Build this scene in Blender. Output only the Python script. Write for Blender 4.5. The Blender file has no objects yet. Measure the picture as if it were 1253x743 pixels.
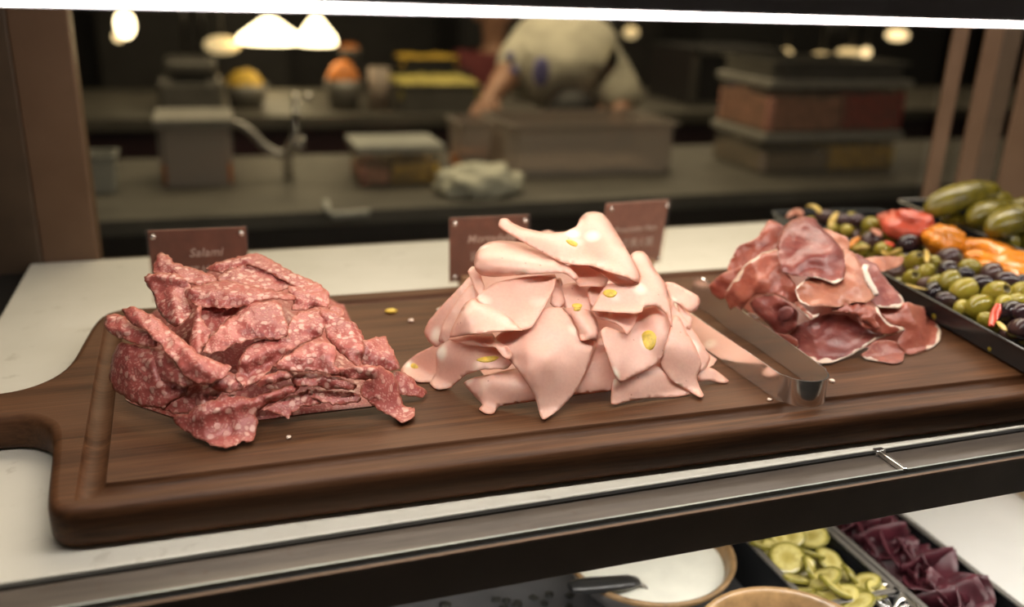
import bpy, bmesh, math, random
import numpy as np
from mathutils import Vector, Matrix, noise as mnoise
from mathutils.geometry import delaunay_2d_cdt

random.seed(7)
scene = bpy.context.scene
COL = scene.collection

# ------------------------------------------------------------------ camera
YAW, PIT, ROL, FPX = 0.33125546, 0.3443418, 0.03513897, 1090.64
CAM = np.array([0.0, 0.0, 0.328])
fw = np.array([math.sin(YAW) * math.cos(PIT), math.cos(YAW) * math.cos(PIT), -math.sin(PIT)])
rt0 = np.array([math.cos(YAW), -math.sin(YAW), 0.0]); up0 = np.cross(rt0, fw)
rt = math.cos(ROL) * rt0 + math.sin(ROL) * up0
up = -math.sin(ROL) * rt0 + math.cos(ROL) * up0


def ray(x, y):
    return fw + rt * ((x - 626.5) / FPX) - up * ((y - 371.5) / FPX)


def PZ(x, y, z):
    d = ray(x, y); return Vector(CAM + d * ((z - CAM[2]) / d[2]))


def PY(x, y, Y):
    d = ray(x, y); return Vector(CAM + d * (Y / d[1]))


cd = bpy.data.cameras.new('camera'); cam = bpy.data.objects.new('camera', cd); COL.objects.link(cam)
M = Matrix(((rt[0], up[0], -fw[0], CAM[0]), (rt[1], up[1], -fw[1], CAM[1]), (rt[2], up[2], -fw[2], CAM[2]), (0, 0, 0, 1)))
cam.matrix_world = M
cd.sensor_fit = 'HORIZONTAL'; cd.sensor_width = 36; cd.lens = FPX / 1253 * 36
cd.clip_start = 0.01; cd.clip_end = 100
cd.dof.use_dof = True; cd.dof.focus_distance = 0.66; cd.dof.aperture_fstop = 3.0
scene.camera = cam

# ------------------------------------------------------------------ materials
MATS = {}


class NT:
    def __init__(s, name):
        s.m = bpy.data.materials.new(name); s.m.use_nodes = True
        s.t = s.m.node_tree; s.n = s.t.nodes; s.l = s.t.links
        s.b = s.n['Principled BSDF']; s.out = s.n['Material Output']
        MATS[name] = s.m

    def new(s, typ, **kw):
        n = s.n.new(typ)
        for k, v in kw.items():
            if k.startswith('i_'):
                n.inputs[int(k[2:])].default_value = v
            else:
                setattr(n, k, v)
        return n

    def link(s, a, b): s.l.new(a, b)

    def obj(s, sx=1, sy=1, sz=1, rnd=True):
        tc = s.new('ShaderNodeTexCoord'); mp = s.new('ShaderNodeMapping')
        mp.inputs['Scale'].default_value = (sx, sy, sz)
        s.link(tc.outputs['Object'], mp.inputs['Vector'])
        if rnd:
            oi = s.new('ShaderNodeObjectInfo'); mu = s.new('ShaderNodeMath', operation='MULTIPLY'); mu.inputs[1].default_value = 37.0
            s.link(oi.outputs['Random'], mu.inputs[0]); s.link(mu.outputs[0], mp.inputs['Location'])
        return mp.outputs[0]

    def noise(s, v, scale, det=3, rough=.55, dist=0):
        n = s.new('ShaderNodeTexNoise'); s.link(v, n.inputs['Vector'])
        n.inputs['Scale'].default_value = scale; n.inputs['Detail'].default_value = det
        n.inputs['Roughness'].default_value = rough; n.inputs['Distortion'].default_value = dist
        return n.outputs[0]

    def ramp(s, f, stops):
        r = s.new('ShaderNodeValToRGB'); s.link(f, r.inputs[0]); e = r.color_ramp.elements
        while len(e) < len(stops): e.new(.5)
        for el, (p, c) in zip(e, stops):
            el.position = p; el.color = (*c, 1) if len(c) == 3 else c
        return r.outputs[0]

    def mix(s, f, a, b, mode='MIX'):
        m = s.new('ShaderNodeMix', data_type='RGBA', blend_type=mode)
        for sock, v in ((m.inputs[0], f), (m.inputs[6], a), (m.inputs[7], b)):
            if hasattr(v, 'is_linked') or hasattr(v, 'links'): s.link(v, sock)
            elif isinstance(v, (int, float)): sock.default_value = v
            else: sock.default_value = (*v, 1)
        return m.outputs[2]

    def mrange(s, f, a, b, c=0.0, d=1.0):
        m = s.new('ShaderNodeMapRange', interpolation_type='SMOOTHSTEP'); s.link(f, m.inputs[0])
        for i, v in enumerate((a, b, c, d)): m.inputs[i + 1].default_value = v
        return m.outputs[0]

    def math(s, op, a, b):
        m = s.new('ShaderNodeMath', operation=op)
        for sock, v in ((m.inputs[0], a), (m.inputs[1], b)):
            if isinstance(v, (int, float)): sock.default_value = v
            else: s.link(v, sock)
        return m.outputs[0]

    def bump(s, h, strength, dist=.001):
        b = s.new('ShaderNodeBump'); b.inputs['Strength'].default_value = strength; b.inputs['Distance'].default_value = dist
        s.link(h, b.inputs['Height']); s.link(b.outputs[0], s.b.inputs['Normal'])

    def base(s, c):
        if hasattr(c, 'links'): s.link(c, s.b.inputs['Base Color'])
        else: s.b.inputs['Base Color'].default_value = (*c, 1)
        return s

    def p(s, **kw):
        for k, v in kw.items(): s.b.inputs[k.replace('_', ' ')].default_value = v
        return s


def plain(name, c, rough=.5, metal=0.0, var=.12, scale=30, **kw):
    t = NT(name); v = t.obj(); f = t.noise(v, scale)
    lo = tuple(x * (1 - var) for x in c); hi = tuple(min(1, x * (1 + var)) for x in c)
    t.base(t.ramp(f, [(.3, lo), (.7, hi)])); t.p(Roughness=rough, Metallic=metal, **kw)
    return t.m


def emit(name, c, s):
    t = NT(name); t.base(c); t.b.inputs['Emission Color'].default_value = (*c, 1); t.b.inputs['Emission Strength'].default_value = s
    return t.m


def clear(name, tint, fac, rough=.08, body=None):
    """thin clear or tinted plastic / glass: mostly see-through, a little tinted body and gloss"""
    t = NT(name); tr = t.new('ShaderNodeBsdfTransparent'); tr.inputs[0].default_value = (*tint, 1)
    t.base(body or tint); t.p(Roughness=rough)
    mx = t.new('ShaderNodeMixShader'); mx.inputs[0].default_value = fac
    t.link(tr.outputs[0], mx.inputs[1]); t.link(t.b.outputs[0], mx.inputs[2]); t.link(mx.outputs[0], t.out.inputs[0])
    return t.m


# walnut
t = NT('walnut'); v = t.obj(1.6, 26, 26, False)
g = t.noise(v, 3.2, 6, .6, .6); v2 = t.obj(5, 160, 160, False); g2 = t.noise(v2, 3, 3, .6)
v3 = t.obj(2.0, 9, 9, False); g3 = t.noise(v3, 1.7, 2)
c = t.ramp(g, [(.25, (.046, .018, .007)), (.5, (.100, .040, .016)), (.75, (.155, .068, .029))])
c = t.mix(.55, c, t.ramp(g2, [(.35, (.25, .25, .25)), (.65, (1.0, 1.0, 1.0))]), 'MULTIPLY')
c = t.mix(t.mrange(g3, .45, .65, 0, .5), c, (.14, .066, .033))
t.base(c); t.p(Roughness=.5, Specular_IOR_Level=.22); t.bump(g2, .3, .0006)
# meat: mortadella
t = NT('mortadella'); v = t.obj()
vo = t.new('ShaderNodeTexVoronoi'); t.link(v, vo.inputs['Vector']); vo.inputs['Scale'].default_value = 36
blob = t.mrange(vo.outputs['Distance'], .12, .34, 1, 0)
sep = t.new('ShaderNodeSeparateColor'); t.link(vo.outputs['Color'], sep.inputs[0])
blob = t.math('MULTIPLY', blob, t.mrange(sep.outputs[0], .30, .36))
soft = t.noise(v, 22, 3); fine = t.noise(v, 420, 2)
c = t.ramp(soft, [(.3, (.75, .415, .325)), (.7, (.83, .51, .415))])
c = t.mix(t.mrange(fine, .35, .7, 0, .22), c, (.66, .33, .27))
c = t.mix(blob, c, (.93, .78, .66))
at = t.new('ShaderNodeAttribute', attribute_name='rim')
c = t.mix(t.mrange(at.outputs['Fac'], 0, 2.6, .5, 0), c, (.70, .29, .19))
vo2 = t.new('ShaderNodeTexVoronoi'); t.link(v, vo2.inputs['Vector']); vo2.inputs['Scale'].default_value = 75
c = t.mix(t.mrange(vo2.outputs['Distance'], .045, .07, .6, 0), c, (.45, .17, .13))
t.base(c); t.p(Roughness=.42, Subsurface_Weight=.18, Subsurface_Scale=.004)
t.b.inputs['Subsurface Radius'].default_value = (1, .4, .25); t.bump(fine, .12, .0005)
t.p(Specular_IOR_Level=.45)
# inside of a fold, its warm shade painted into the colour
plain('mortadella_fold_shade', (.74, .30, .20), .45, 0, .1, 40)
# salami
t = NT('salami'); v = t.obj(); wob = t.noise(v, 90, 2)
vv = t.new('ShaderNodeVectorMath', operation='ADD'); sc = t.new('ShaderNodeVectorMath', operation='SCALE'); t.link(wob, sc.inputs[0]); sc.inputs['Scale'].default_value = .006
t.link(v, vv.inputs[0]); t.link(sc.outputs[0], vv.inputs[1])
vo = t.new('ShaderNodeTexVoronoi'); t.link(vv.outputs[0], vo.inputs['Vector']); vo.inputs['Scale'].default_value = 170; vo.inputs['Randomness'].default_value = 1
sep = t.new('ShaderNodeSeparateColor'); t.link(vo.outputs['Color'], sep.inputs[0])
f1 = t.math('MULTIPLY', t.mrange(vo.outputs['Distance'], .30, .48, 1, 0), t.mrange(sep.outputs[0], .25, .45))
vo2 = t.new('ShaderNodeTexVoronoi'); t.link(vv.outputs[0], vo2.inputs['Vector']); vo2.inputs['Scale'].default_value = 420
f2 = t.math('MULTIPLY', t.mrange(vo2.outputs['Distance'], .25, .5, .6, 0), .8)
fat = t.math('MAXIMUM', f1, f2); big = t.noise(v, 28, 3)
lean = t.ramp(big, [(.3, (.31, .060, .054)), (.7, (.48, .120, .098))])
c = t.mix(t.math('MULTIPLY', fat, t.mrange(t.noise(v, 60, 2), .3, .65, .45, .95)), lean, (.72, .41, .335))
at = t.new('ShaderNodeAttribute', attribute_name='rim')
c = t.mix(t.mrange(at.outputs['Fac'], 0, 4.0, .5, 0), c, (.46, .15, .085))
t.base(c); t.p(Roughness=.38, Specular_IOR_Level=.55); t.bump(t.math('ADD', fat, t.noise(v, 160, 3)), .35, .0012)
for nm, ca, cb, cc, cf in (('prosciutto', (.23, .048, .034), (.35, .088, .056), (.44, .140, .092), (.56, .27, .19)), ('prosciutto_dark', (.15, .030, .028), (.24, .055, .044), (.33, .095, .075), (.52, .28, .22)), ('prosciutto_tan', (.34, .105, .062), (.45, .165, .098), (.53, .230, .145), (.62, .36, .25))):
    t = NT(nm); v = t.obj(1, 1, 2.2); n1 = t.noise(v, 26, 4, .55, 1.2); n2 = t.noise(v, 90, 3, .6, 2.0); n3 = t.noise(v, 300, 2)
    c = t.ramp(n1, [(.28, ca), (.5, cb), (.72, cc)])
    c = t.mix(t.mrange(n2, .56, .70, 0, .36), c, cf)
    at = t.new('ShaderNodeAttribute', attribute_name='fat')
    wf = t.math('ADD', at.outputs['Fac'], t.math('MULTIPLY', t.math('SUBTRACT', n2, .5), .5))
    c = t.mix(t.mrange(wf, .42, .58), c, (.80, .62, .50))
    at = t.new('ShaderNodeAttribute', attribute_name='rim')
    c = t.mix(t.mrange(at.outputs['Fac'], 0, 2.0, .3, 0), c, (.62, .36, .27))
    t.base(c); t.p(Roughness=.36, Specular_IOR_Level=.55, Subsurface_Weight=.08, Subsurface_Scale=.003); t.bump(t.math('ADD', n2, n3), .22, .0008)
plain('hollow_shade', (.17, .045, .04), .4); plain('ham_fat', (.80, .64, .53), .4, 0, .1, 120)
plain('pistachio', (.72, .50, .07), .45, 0, .3, 220)
# brushed steel
t = NT('polished_steel'); v = t.obj(8, 8, 300); f = t.noise(v, 3, 2)
t.base((.78, .75, .71)); t.p(Metallic=.93); t.link(t.mrange(f, .3, .7, .10, .18), t.b.inputs['Roughness'])
plain('satin_steel', (.42, .40, .37), .35, 1.0); plain('dull_steel', (.20, .185, .165), .45, .6)
# bronze frame, shelf, ledge
t = NT('bronze'); v = t.obj(); f = t.noise(v, 16, 3); s2 = t.noise(v, 260, 2)
t.base(t.ramp(f, [(.3, (.135, .078, .046)), (.7, (.165, .098, .060))])); t.p(Metallic=.1, Specular_IOR_Level=.3); t.link(t.mrange(s2, .3, .7, .38, .5), t.b.inputs['Roughness'])
plain('bronze_dark', (.085, .055, .034), .42, .1)
t = NT('white_shelf'); v = t.obj(); f = t.noise(v, 9, 4); f2 = t.noise(v, 60, 3)
c = t.ramp(f, [(.3, (.66, .63, .54)), (.7, (.73, .70, .61))]); c = t.mix(t.mrange(f2, .62, .75, 0, .35), c, (.40, .36, .28))
t.base(c); t.p(Roughness=.24, Specular_IOR_Level=.5)
t = NT('ledge'); v = t.obj(1.5, 14, 1); f = t.noise(v, 14, 4); f2 = t.noise(t.obj(), 90, 3)
c = t.ramp(f, [(.3, (.095, .078, .065)), (.7, (.14, .115, .095))]); c = t.mix(t.mrange(f2, .6, .72, 0, .5), c, (.10, .065, .045))
t.base(c); t.p(Roughness=.3, Metallic=.15)
plain('black_gap', (.012, .011, .010), .5); plain('glass_edge', (.42, .45, .42), .15)
clear('pane_glass', (.93, .93, .90), .05, .02, (.03, .028, .024)); clear('acrylic', (.97, .94, .92), .07, .2, (.35, .3, .27))
plain('card_wood', (.20, .083, .050), .5, 0, .22, 60); plain('card_wood_glare', (.36, .185, .135), .5, 0, .15, 60); plain('card_text', (.72, .62, .54), .5)  # the third card's wood is lightened to stand in for glare
plain('screw', (.75, .70, .64), .22, .8); plain('stand_wood', (.36, .20, .10), .5)
plain('tray_black', (.016, .017, .018), .22); plain('tray_rim', (.075, .078, .075), .22, .2)
t = NT('olive_green'); v = t.obj(); f = t.noise(v, 60, 3); oi = t.new('ShaderNodeObjectInfo')
c = t.ramp(oi.outputs['Random'], [(0, (.20, .165, .018)), (.5, (.29, .235, .026)), (1, (.36, .29, .05))])
c = t.mix(t.mrange(f, .5, .7, 0, .5), c, (.25, .20, .03)); t.base(c); t.p(Roughness=.16, Subsurface_Weight=.05)
t = NT('olive_black'); v = t.obj(); f = t.noise(v, 50, 3); oi = t.new('ShaderNodeObjectInfo')
c = t.ramp(oi.outputs['Random'], [(0, (.012, .008, .010)), (.5, (.05, .022, .026)), (1, (.085, .045, .035))])
c = t.mix(t.mrange(f, .5, .75, 0, .4), c, (.10, .05, .035)); t.base(c); t.p(Roughness=.14)
plain('olive_hole', (.10, .075, .02), .4)
plain('red_pepper', (.52, .085, .048), .22, 0, .25, 40); plain('orange_pepper', (.66, .215, .014), .22, 0, .25, 40)
plain('zest', (.55, .38, .09), .3, 0, .25, 80); plain('chilli', (.52, .06, .03), .2); plain('onion', (.50, .20, .14), .3)
t = NT('gherkin'); v = t.obj(); f = t.noise(v, 45, 3); f2 = t.noise(v, 240, 2)
c = t.ramp(f, [(.3, (.080, .064, .007)), (.55, (.145, .115, .011)), (.75, (.22, .175, .022))]); t.base(c); t.p(Roughness=.24); t.bump(f2, .4, .0015)
plain('ceramic', (.27, .165, .075), .3, 0, .35, 60); plain('ceramic_body', (.16, .15, .14), .4, 0, .3, 40)
plain('yogurt', (.80, .79, .69), .35, 0, .05, 40); plain('black_plastic', (.018, .018, .018), .28)
plain('slate', (.085, .085, .09), .5, 0, .25, 18); plain('white_top', (.78, .77, .74), .16, 0, .04, 10)
plain('lower_wood', (.50, .36, .24), .45); plain('herb', (.022, .022, .018), .6)
t = NT('pickle_slice'); tc = t.new('ShaderNodeTexCoord'); ln = t.new('ShaderNodeVectorMath', operation='LENGTH'); t.link(tc.outputs['Object'], ln.inputs[0])
f = t.noise(t.obj(), 260, 3)
c = t.ramp(t.math('MULTIPLY', ln.outputs['Value'], 59.0), [(0, (.30, .25, .055)), (.30, (.40, .33, .09)), (.55, (.52, .45, .17)), (.78, (.46, .39, .12)), (.90, (.17, .15, .022))])
c = t.mix(t.mrange(f, .52, .66, 0, .45), c, (.26, .21, .045)); t.base(c); t.p(Roughness=.25)
plain('beet', (.060, .010, .016), .45, 0, .35, 60)
# kitchen
plain('counter_steel', (.105, .095, .078), .55, .2, .2, 8); plain('counter_front', (.020, .014, .012), .45, .1)
plain('counter_maroon', (.030, .012, .016), .4); plain('kitchen_floor', (.04, .035, .03), .5); plain('kitchen_wall', (.035, .031, .028), .6, 0, .3, 4)
plain('kitchen_ceiling', (.05, .045, .04), .7)
plain('shirt_grey', (.56, .52, .41), .8, 0, .2, 14); plain('shirt_blue', (.20, .18, .42), .8); plain('shirt_maroon', (.15, .022, .024), .8)
plain('trousers', (.014, .013, .013), .8); plain('skin', (.42, .22, .14), .5); plain('hair', (.012, .009, .008), .6)
clear('tub_grey', (.80, .76, .72), .50, .35, (.60, .54, .49)); clear('tub_clear', (.90, .88, .84), .14, .1, (.45, .42, .36))
plain('tub_lid', (.36, .34, .30), .4); plain('orange_food', (.60, .19, .03), .5, 0, .4, 60); plain('yellow_food', (.75, .46, .05), .5, 0, .4, 50)
plain('pink_food', (.75, .34, .26), .5, 0, .4, 40); plain('red_food', (.55, .04, .035), .4, 0, .4, 40); plain('yellowgreen_food', (.55, .46, .12), .5, 0, .4, 30)
plain('cloth', (.62, .61, .50), .8, 0, .15, 30); plain('pale_paper', (.34, .27, .22), .6, 0, .15, 10)
plain('chrome', (.75, .73, .70), .12, 1.0); plain('cup_white', (.42, .42, .38), .4); plain('machine_steel', (.15, .14, .125), .35, .4, .2, 8)
plain('dark_machine', (.022, .021, .021), .4); plain('blue_glow', (.05, .05, .30), .4)
emit('lamp_warm', (1.0, .80, .48), 9.0); emit('lamp_soft', (1.0, .74, .40), 2.2); emit('lamp_dim', (.9, .68, .36), .8); emit('led_white', (1.0, .955, .90), 22.0)
plain('canopy_glare', (.30, .275, .28), .5)  # grey lifted to paint the LED glare on the canopy


# ------------------------------------------------------------------ mesh helpers
def mk(name, bm, mat, parent=None, smooth=False, loc=None):
    me = bpy.data.meshes.new(name); bm.normal_update(); bm.to_mesh(me); bm.free()
    o = bpy.data.objects.new(name, me); COL.objects.link(o)
    if mat: me.materials.append(MATS[mat])
    if smooth: me.shade_smooth()
    if parent is not None:
        o.parent = parent
    if loc is not None: o.location = loc
    return o


def tag(o, label, cat, group=None, kind=None):
    o['label'] = label; o['category'] = cat
    if group: o['group'] = group
    if kind: o['kind'] = kind
    return o


def thing(name, loc, label, cat, group=None, rot=(0, 0, 0)):
    o = bpy.data.objects.new(name, None); COL.objects.link(o); o.empty_display_size = .02
    o.location = loc; o.rotation_euler = rot
    return tag(o, label, cat, group)


def struct(name, bm, mat, smooth=False):
    o = mk(name, bm, mat, smooth=smooth); o['kind'] = 'structure'; return o


def box(bm, x0, x1, y0, y1, z0, z1, bev=0.0, seg=2):
    r = bmesh.ops.create_cube(bm, size=1)
    vs = r['verts']
    for v in vs:
        v.co = Vector((x0 + (x1 - x0) * (v.co.x + .5), y0 + (y1 - y0) * (v.co.y + .5), z0 + (z1 - z0) * (v.co.z + .5)))
    if bev > 0:
        es = list({e for v in vs for e in v.link_edges})
        bmesh.ops.bevel(bm, geom=es, offset=bev, segments=seg, affect='EDGES', profile=.5)
    return bm


def B(*a, **k): return box(bmesh.new(), *a, **k)


def tube(bm, pts, rad, n=10, cap=True, squash=1.0):
    pts = [Vector(p) for p in pts]; rings = []
    if not isinstance(rad, (list, tuple)): rad = [rad] * len(pts)
    ref = Vector((0, 0, 1)); prev = None
    for i, p in enumerate(pts):
        d = (pts[min(i + 1, len(pts) - 1)] - pts[max(i - 1, 0)]).normalized()
        if prev is None:
            s = d.cross(ref)
            if s.length < 1e-3: s = d.cross(Vector((1, 0, 0)))
        else:
            s = prev - d * prev.dot(d)
        s.normalize(); prev = s; u = s.cross(d)
        rings.append([bm.verts.new(p + (s * math.cos(2 * math.pi * k / n) + u * math.sin(2 * math.pi * k / n) * squash) * rad[i]) for k in range(n)])
    for a, b in zip(rings, rings[1:]):
        for k in range(n): bm.faces.new((a[k], a[(k + 1) % n], b[(k + 1) % n], b[k]))
    if cap:
        bm.faces.new(rings[0][::-1]); bm.faces.new(rings[-1])
    return bm


def lathe(bm, prof, n=32, origin=(0, 0, 0)):
    o = Vector(origin); rings = []
    for r, z in prof:
        if r < 1e-6: rings.append([bm.verts.new(o + Vector((0, 0, z)))])
        else: rings.append([bm.verts.new(o + Vector((r * math.cos(2 * math.pi * k / n), r * math.sin(2 * math.pi * k / n), z))) for k in range(n)])
    for a, b in zip(rings, rings[1:]):
        for k in range(n):
            k2 = (k + 1) % n
            if len(a) == 1 and len(b) == 1: continue
            if len(a) == 1: bm.faces.new((a[0], b[k2], b[k]))
            elif len(b) == 1: bm.faces.new((a[k], a[k2], b[0]))
            else: bm.faces.new((a[k], a[k2], b[k2], b[k]))
    return bm


def catmull(pts, n=8, closed=True, ten=.5):
    out = []; N = len(pts)
    for i in range(N if closed else N - 1):
        if closed: p0, p1, p2, p3 = pts[i - 1], pts[i], pts[(i + 1) % N], pts[(i + 2) % N]
        else: p0, p1, p2, p3 = pts[max(i - 1, 0)], pts[i], pts[i + 1], pts[min(i + 2, N - 1)]
        for k in range(n):
            s = k / n
            out.append((i + s, tuple((2 * s ** 3 - 3 * s * s + 1) * b + (s ** 3 - 2 * s * s + s) * ten * (c - a) + (3 * s * s - 2 * s ** 3) * c + (s ** 3 - s * s) * ten * (d - b)
                                     for a, b, c, d in zip(p0, p1, p2, p3))))
    if not closed: out.append((N - 1, tuple(pts[-1])))
    return out


# ------------------------------------------------------------------ piles and slices
BT = 0.028   # board top


class Pile:
    def __init__(s, pts, yt, H, cx, W):
        s.px = [p[0] for p in pts]; s.py = [p[1] for p in pts]; s.yt = yt; s.H = H; s.cx = cx; s.W = W

    def f(s, X, Z):
        u = (Z - BT) / s.H; uc = np.clip(u, 0, 1)
        g = .6 * uc + .4 * (1 - np.sqrt(1 - uc * uc * .98))
        y0 = np.interp(X, s.px, s.py)
        return y0 + (s.yt - y0) * g + np.clip(u - 1, 0, None) * .06

    def hit(s, px):
        d = fw[None] + rt[None] * ((px[:, :1] - 626.5) / FPX) - up[None] * ((px[:, 1:2] - 371.5) / FPX)
        lo = np.full(len(px), .25); hi = np.full(len(px), 1.6)
        for _ in range(34):
            k = (lo + hi) / 2; p = CAM[None] + d * k[:, None]
            inside = p[:, 1] > s.f(p[:, 0], p[:, 2])
            hi = np.where(inside, k, hi); lo = np.where(inside, lo, k)
        kb = (BT + .0012 - CAM[2]) / d[:, 2]; kb = np.where(d[:, 2] < 0, kb, 9)
        # soft minimum, so slices ease from heap to board
        km = (lo + hi) / 2; w = .006
        h = np.clip(.5 + .5 * (kb - km) / w, 0, 1)
        k = kb * (1 - h) + km * h - w * h * (1 - h)
        return d, k


PM = Pile([(.08, .72), (.143, .665), (.18, .575), (.217, .553), (.30, .553), (.36, .562), (.39, .577), (.43, .62), (.47, .71)], .745, .115, .29, .17)
PS = Pile([(-.13, .78), (-.10, .67), (-.07, .62), (-.02, .568), (.05, .572), (.10, .572), (.14, .60), (.17, .68)], .785, .085, .02, .13)
PP = Pile([(.42, .78), (.47, .63), (.49, .588), (.55, .578), (.60, .586), (.64, .622), (.67, .67)], .745, .10, .56, .11)
SEED = [0]


def sheet(name, zoom, pts, pile, layer, mat, parent=None, rolls=(), lips=(), folds=(), tilt=2.0, und=1.2, ulen=30., rag=0.0, fat=(), step=4.0, lift=6.0, thick=.75, crump=0.0, fine=0.0, cyl=None, frill=0.0, yoff=0.0, smooth=True):
    """one thin slice: its outline and folds, laid over the heap; lengths in mm, places on the slice in the photo's pixels"""
    SEED[0] += 1; sd = SEED[0] * 13.7
    ox, oy, s = zoom
    P0 = [(ox + x / s, oy + y / s) for x, y in pts]
    dense = catmull(P0, 10, True, .22) if smooth else [(i + k / 6, (P0[i][0] + (P0[(i + 1) % len(P0)][0] - P0[i][0]) * k / 6, P0[i][1] + (P0[(i + 1) % len(P0)][1] - P0[i][1]) * k / 6)) for i in range(len(P0)) for k in range(6)]
    ts = np.array([a for a, _ in dense]); bp = np.array([b for _, b in dense])
    # resample roughly evenly
    seg = np.linalg.norm(np.roll(bp, -1, 0) - bp, axis=1); keep = []; acc = 1e9
    for i in range(len(bp)):
        if acc >= step * .75: keep.append(i); acc = 0
        acc += seg[i]
    ts = ts[keep]; bp = bp[keep]
    if rag > 0:
        tan = np.roll(bp, -1, 0) - np.roll(bp, 1, 0); tan /= np.linalg.norm(tan, axis=1)[:, None] + 1e-9
        nrm = np.stack([tan[:, 1], -tan[:, 0]], 1)
        a = np.array([mnoise.noise((p[0] * .11, p[1] * .11, sd)) + .7 * mnoise.noise((p[0] * .3, p[1] * .3, sd + 9)) for p in bp])
        bp = bp + nrm * (a * rag)[:, None]
    x0, y0 = bp.min(0); x1, y1 = bp.max(0)
    inner = []; j = 0; yv = y0
    rs = random.Random(int(sd * 10))
    while yv < y1:
        xv = x0 + (step / 2 if j % 2 else 0)
        while xv < x1:
            inner.append((xv + rs.uniform(-.5, .5), yv + rs.uniform(-.5, .5))); xv += step
        yv += step * .866; j += 1
    inner = np.array(inner)
    # inside test + margin
    ins = np.zeros(len(inner), bool); n = len(bp)
    for i in range(n):
        a, b = bp[i], bp[(i + 1) % n]
        c = ((a[1] > inner[:, 1]) != (b[1] > inner[:, 1])) & (inner[:, 0] < (b[0] - a[0]) * (inner[:, 1] - a[1]) / (b[1] - a[1] + 1e-12) + a[0])
        ins ^= c
    dm = np.sqrt(((inner[:, None] - bp[None]) ** 2).sum(2)).min(1)
    inner = inner[ins & (dm > step * .55)]
    allp = np.concatenate([bp, inner]) if len(inner) else bp
    r = delaunay_2d_cdt([Vector(p) for p in allp], [], [list(range(n))], 1, 1e-5)
    V = np.array([tuple(p) for p in r[0]]); F = r[2]
    # shape: millimetres toward the camera
    off = np.full(len(V), layer * lift)
    D = np.sqrt(((V[:, None] - bp[None]) ** 2).sum(2)); rim = D.min(1)
    N = len(P0)

    def rng(i0, i1):
        return (ts >= i0) & (ts <= i1) if i0 <= i1 else (ts >= i0) | (ts <= i1)
    cy = (V[:, 1] - y0) / max(1, y1 - y0) - .5
    off += tilt * cy
    rc = random.Random(int(sd * 7)); cyl = cyl or (rc.uniform(20, 160), rc.choice((-1, 1)) * rc.uniform(2.5, 5))
    ca = math.radians(cyl[0]); cq = -(V[:, 0] - V[:, 0].mean()) * math.sin(ca) + (V[:, 1] - V[:, 1].mean()) * math.cos(ca); cq = cq / max(8, np.abs(cq).max())
    off += cyl[1] * (cq * cq - .35)
    if frill: off += frill * np.array([mnoise.noise((p[0] / 11, p[1] / 11, sd + 21)) for p in V]) * np.clip(1 - rim / 11, 0, 1)
    if fine: off += fine * np.array([mnoise.noise((p[0] / 7, p[1] / 7, sd + 2)) + .6 * mnoise.noise((p[0] / 3.4, p[1] / 3.4, sd + 4)) for p in V])
    off += und * np.array([mnoise.noise((p[0] / ulen, p[1] / ulen, sd)) + .45 * mnoise.noise((p[0] / ulen * 2.3, p[1] / ulen * 2.3, sd + 5)) for p in V])
    if crump:
        wv = np.array([[mnoise.noise((p[0] / 40, p[1] / 40, sd + 3)) * 14, mnoise.noise((p[0] / 40, p[1] / 40, sd + 7)) * 14] for p in V])
        cr = np.array([(1 - abs(mnoise.noise(((p[0] + w_[0]) / ulen, (p[1] + w_[1]) / ulen, sd + 11))) * 2.2) + .5 * (1 - abs(mnoise.noise(((p[0] + w_[1]) / ulen * 2.1, (p[1] + w_[0]) / ulen * 2.1, sd + 17))) * 2.2) for p, w_ in zip(V, wv)])
        off += crump * (cr - .6)
    for (ax, ay, bx, by, w, amp) in folds:
        a = np.array([ox + ax / s, oy + ay / s]); b = np.array([ox + bx / s, oy + by / s]); ab = b - a
        q = np.clip(((V - a) @ ab) / (ab @ ab), 0, 1); dd = np.linalg.norm(V - a - q[:, None] * ab, axis=1)
        off += 1.7 * amp * np.exp(-(dd / w) ** 2)
    for (i0, i1, W, A) in lips:
        d = D[:, rng(i0, i1)].min(1); off += 1.7 * A * np.clip(1 - d / W, 0, 1) ** 1.6
    for (i0, i1, W, A) in rolls:
        d = np.clip(D[:, rng(i0, i1)].min(1) / W, 0, 1); off -= 1.5 * A * (1 - np.sqrt(np.clip(1 - (1 - d) ** 2, 0, 1)))
    dirs, k = pile.hit(V)
    base = CAM[None] + dirs * k[:, None]
    hgt = np.clip((base[:, 2] - BT) / .035, 0, 1); damp = .18 + .82 * hgt * hgt * (3 - 2 * hgt)
    ln = np.linalg.norm(dirs, axis=1)
    kk = k - off * .001 * damp / ln
    kb = (BT + .0009 + .0004 * min(layer, 3) - CAM[2]) / dirs[:, 2]
    kk = np.where((dirs[:, 2] < 0) & (kk > kb), kb, kk)
    W3 = CAM[None] + dirs * kk[:, None]
    cen = W3.mean(0)
    me = bpy.data.meshes.new(name)
    fs = []
    for f in F:
        a, b, c = (W3[i] for i in f[:3])
        nn = np.cross(b - a, c - a)
        fs.append(tuple(f) if nn @ dirs[f[0]] < 0 else tuple(f)[::-1])
    me.from_pydata([tuple(p - cen) for p in W3], [], fs); me.shade_smooth()
    at = me.attributes.new('rim', 'FLOAT', 'POINT'); at.data.foreach_set('value', rim.astype(np.float32))
    if mat.startswith('prosciutto'):
        fv = np.zeros(len(V))
        for (i0, i1, w) in fat:
            d = D[:, rng(i0, i1)].min(1); wl = w * np.array([.35 + 1.5 * abs(mnoise.noise((p[0] / 16, p[1] / 16, sd + 31))) * 1.6 for p in V]); fv = np.maximum(fv, np.clip(1.5 - d / wl, 0, 1))
        at = me.attributes.new('fat', 'FLOAT', 'POINT'); at.data.foreach_set('value', fv.astype(np.float32))
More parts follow.
